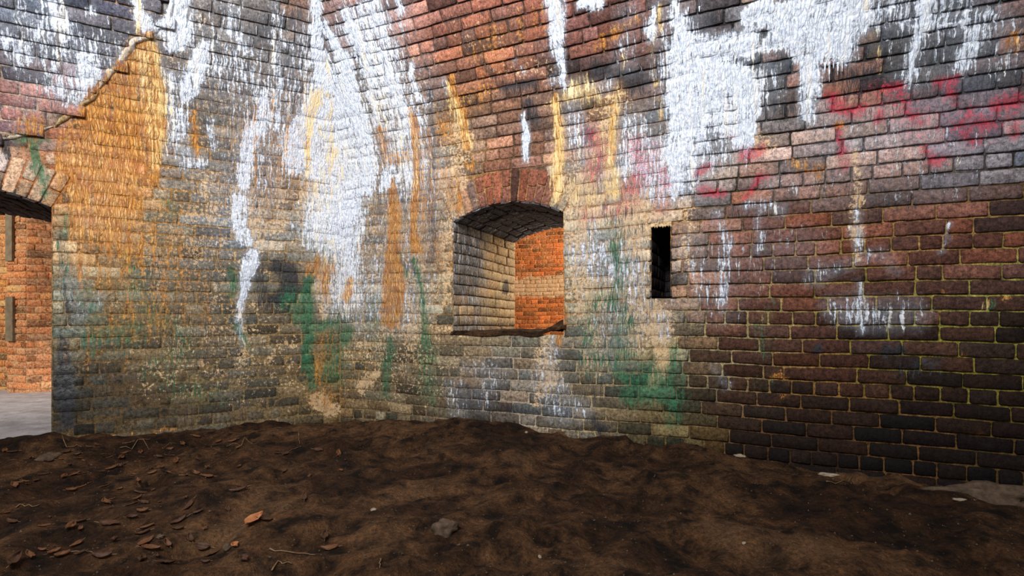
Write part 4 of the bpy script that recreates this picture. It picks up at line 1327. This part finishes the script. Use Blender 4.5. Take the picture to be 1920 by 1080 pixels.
# the ones that stand out
named = [
 ((477, 978), 0.35, 1.35, 0, 'largest bright orange dry leaf lying alone on the dirt in front'),
 ((442, 1026), 0.2, .75, 3, 'small orange leaf beside a grey pebble in the front dirt'),
 ((200, 944), 0.25, 1.0, 0, 'curled light brown leaf on the dirt below the green stained wall end'),
 ((275, 1020), 1.0, 1.0, 0, 'brown leaf tilted on the dirt at the front, left of the orange leaf'),
 ((205, 992), 0.1, 1.2, 2, 'long flat brown leaf on the front dirt left of the orange leaf'),
 ((25, 1068), 0.3, 1.2, 1, 'dark curled leaf at the bottom left corner of the photo'),
 ((610, 1018), 0.9, 1.0, 1, 'brown leaf lying on the dirt to the right of the orange leaf'),
 ((572, 941), 1.4, 1.0, 2, 'dull brown leaf standing up from the dirt in the middle'),
 ((597, 853), 0.0, 1.1, 2, 'flat tan leaf on the dirt near the corner of the two walls'),
 ((612, 828), 0.1, .9, 0, 'orange leaf on the dirt close under the corner of the walls'),
]
for (p, rz, sc, k, lab) in named:
    o = copy_tree(protos[k]); drop(o, p[0], p[1], rz, scale=sc)
    if 'orange' in lab and 'left of' not in lab and 'right of' not in lab:
        o.data = o.data.copy(); o.data.materials.clear(); o.data.materials.append(M_BRIGHT)
    tag(o, lab, 'leaf', 'dry leaves on the dirt floor')
r = random.Random(12)
spots = []
for _ in range(2000):
    if len(spots) >= 140: break
    x = r.choice([r.gauss(300, 110), r.gauss(150, 120), r.uniform(0, 640)]); y = r.choice([r.gauss(870, 40), r.uniform(830, 1060), r.gauss(850, 18)])
    if not (5 < x < 760 and 826 + max(0, (400 - x)) * .04 < y < 1075): continue
    if x > 450 and r.random() < .6: continue
    if any(abs(x - a) < 14 and abs(y - b) < 7 for a, b in spots): continue
    X0, Y0, _z = on_floor(x, y)
    if (X0 - CN[0]) * NL[0] + (Y0 - CN[1]) * NL[1] > -.06: continue
    spots.append((x, y))
for i, (x, y) in enumerate(spots):
    k = i % 4
    o = protos[k] if i < 4 else copy_tree(protos[k])
    drop(o, x, y, r.uniform(0, 6.28), scale=r.uniform(.4, .95))
    zone = 'close under the left wall' if y < 862 and x > 120 else 'outside the doorway' if x < 150 and y < 900 else 'in the front left of the dirt floor' if y > 960 else 'in the middle of the dirt floor' if x > 430 else 'in the litter midway to the left wall'
    look = ('small rust-brown dry leaf', 'small dark curled dry leaf', 'narrow dark dry leaf', 'small cupped rust-brown leaf')[k]
    tag(o, look + ' lying ' + zone, 'leaf', look + ' ' + zone)


def tube(name, pts, r0, mat, parent=None):
    pts = [Vector(p) for p in pts]; n = 5; vs = []; fs = []
    for k, p in enumerate(pts):
        d = (pts[min(k + 1, len(pts) - 1)] - pts[max(k - 1, 0)]).normalized()
        a = d.cross(Vector((0, 0, 1))).normalized(); b = d.cross(a)
        rr = r0 * (1 - .6 * k / len(pts))
        for i in range(n):
            t = 2 * math.pi * i / n
            vs.append(tuple(p + a * rr * math.cos(t) + b * rr * math.sin(t)))
    for k in range(len(pts) - 1):
        for i in range(n):
            fs.append((k * n + i, k * n + (i + 1) % n, (k + 1) * n + (i + 1) % n, (k + 1) * n + i))
    fs += [tuple(range(n))[::-1], tuple(range((len(pts) - 1) * n, len(pts) * n))]
    me = bpy.data.meshes.new(name); me.from_pydata(vs, [], fs); me.update()
    return new_obj(name, me, parent, mat)


twigs = [
 ([(225, 846), (280, 845), (345, 838)], 'long pale twig lying parallel to the left wall among the leaves'),
 ([(425, 838), (445, 830), (480, 828)], 'forked pale straw close under the left wall'),
 ([(30, 950), (60, 952), (80, 948)], 'pale straw on the dirt at the left edge of the photo'),
 ([(505, 1032), (560, 1040), (600, 1044)], 'pale crooked stick on the dirt in front of the orange leaf'),
 ([(510, 1075), (530, 1062), (550, 1064)], 'bent pale twig at the bottom edge of the photo'),
 ([(560, 815), (560, 826), (562, 832)], 'short upright straw near the corner of the walls'),
 ([(115, 826), (140, 834), (155, 842)], 'thin straw at the foot of the wall end by the doorway'),
 ([(230, 832), (245, 830), (255, 826)], 'short curved straw at the foot of the left wall'),
 ([(110, 1040), (150, 1036), (180, 1038)], 'thin brown twig on the front dirt at the left'),
 ([(335, 893), (350, 892), (360, 894)], 'short light straw among the leaves in mid floor'),
 ([(715, 1050), (712, 1058), (714, 1066)], 'tiny pale straw poking out of the front dirt'),
 ([(1550, 905), (1590, 902), (1620, 904)], 'rusty stick at the foot of the dark brick wall'),
]
for pts, lab in twigs:
    ps = []
    for a, b in zip(pts[:-1], pts[1:]):
        for k in range(5):
            t = k / 5; px, py = a[0] + (b[0] - a[0]) * t, a[1] + (b[1] - a[1]) * t
            x, y, z = on_floor(px, py); ps.append((x + r.uniform(-.002, .002), y, z + .005 + r.uniform(-.001, .002)))
    o = tube('twig', ps, .0028, M_TWIG)
    tag(o, lab, 'twig', 'straws and twigs on the dirt floor')


def stone_mesh(sx, sy, sz, seed, name='stone'):
    import bmesh
    bm = bmesh.new(); bmesh.ops.create_icosphere(bm, subdivisions=3, radius=1)
    for v in bm.verts:
        c = v.co
        k = 1 + .35 * (float(vnoise(c.x * 1.7 + seed * 7, c.y * 1.7 + c.z * 2.3, seed)) - .5) * 2 + .10 * (float(vnoise(c.x * 6 + seed, c.y * 6 + c.z * 5, seed + 3)) - .5) * 2
        v.co = Vector((c.x * sx * k, c.y * sy * k, c.z * sz * k))
    me = bpy.data.meshes.new(name); bm.to_mesh(me); bm.free()
    return me


stones = [
 ((1845, 935), (.20, .07, .055), M_STONE, 'long lump of crumbled earth at the foot of the dark brick wall', 'clod'),
 ((835, 992), (.055, .045, .035), M_STONE, 'rough dark clod beside a hollow in the front dirt', 'clod'),
 ((1390, 838), (.035, .015, .010), M_PALE, 'small white mortar chip at the foot of the wall below the slot', 'chip'),
 ((1555, 893), (.045, .018, .012), M_PALE, 'pale mortar chip at the foot of the dark wall on the right', 'chip'),
 ((1800, 937), (.024, .010, .007), M_PALE, 'thin pale chip in front of the long earth lump', 'chip'),
 ((427, 1029), (.018, .014, .012), M_STONE, 'grey pebble beside the small orange leaf', 'pebble'),
 ((88, 850), (.08, .04, .03), M_STONE, 'grey stone lump at the foot of the wall end by the doorway', 'stone'),
 ((300, 1012), (.012, .010, .008), M_STONE, 'small pebble on the front dirt by the tilted brown leaf', 'pebble'),
 ((1395, 1003), (.008, .006, .006), M_PALE, 'tiny white pebble on the open dirt in front of the slot', 'pebble'),
 ((1012, 1045), (.010, .007, .006), M_PALE, 'tiny pale chip at the bottom centre of the photo', 'chip'),
 ((700, 957), (.012, .009, .007), M_PALE, 'small pale pebble in the dirt in front of the corner', 'pebble'),
 ((987, 812), (.014, .010, .007), M_PALE, 'small pale chip on the dirt below the embrasure', 'chip'),
]
for i, (p, s, mat, lab, cat) in enumerate(stones):
    o = new_obj({'clod': 'clod', 'chip': 'mortar_chip', 'pebble': 'pebble', 'stone': 'stone'}[cat], stone_mesh(*s, i + 1), None, mat)
    x, y, z = on_floor(*p)
    dn = (x - CN[0]) * NR[0] + (y - CN[1]) * NR[1]
    if dn > -s[1] - .03:
        sh = dn + s[1] + .03; x -= NR[0] * sh; y -= NR[1] * sh; z = floor_z(x, y)
    o.location = (x, y, z + s[2] * .3)
    o.rotation_euler = (0, 0, -.43 if i in (0, 2, 3, 4) else r.uniform(0, 3))
    tag(o, lab, cat)

# grit: thousands of grains, nobody could count them
vs, fs = [], []
r2 = np.random.default_rng(5)
gx = r2.uniform(-3, 3.2, 2600); gy = 1.5 + 3.0 * r2.random(2600) ** 1.3
gz = floor_h(gx, gy)
for x, y, z in zip(gx, gy, gz):
    if (x - CN[0]) * NR[0] + (y - CN[1]) * NR[1] > -.03 or (x - CN[0]) * NL[0] + (y - CN[1]) * NL[1] > -.03: continue
    s = abs(r2.normal(.0014, .0013)) + .0009
    k = len(vs); j = r2.uniform(.6, 1.4, 6) * s
    vs += [(x + j[0], y, z + s * .4), (x, y + j[1], z + s * .4), (x - j[2], y, z + s * .4), (x, y - j[3], z + s * .4), (x, y, z + s * .4 + j[4]), (x, y, z - s)]
    fs += [(k, k + 1, k + 4), (k + 1, k + 2, k + 4), (k + 2, k + 3, k + 4), (k + 3, k, k + 4), (k + 1, k, k + 5), (k + 2, k + 1, k + 5), (k + 3, k + 2, k + 5), (k, k + 3, k + 5)]
me = bpy.data.meshes.new('grit'); me.from_pydata(vs, [], fs); me.update()
o = new_obj('grit', me, None, M_STONE, False)
tag(o, 'fine pale grit scattered over the dark dirt floor', 'grit', None, 'stuff')
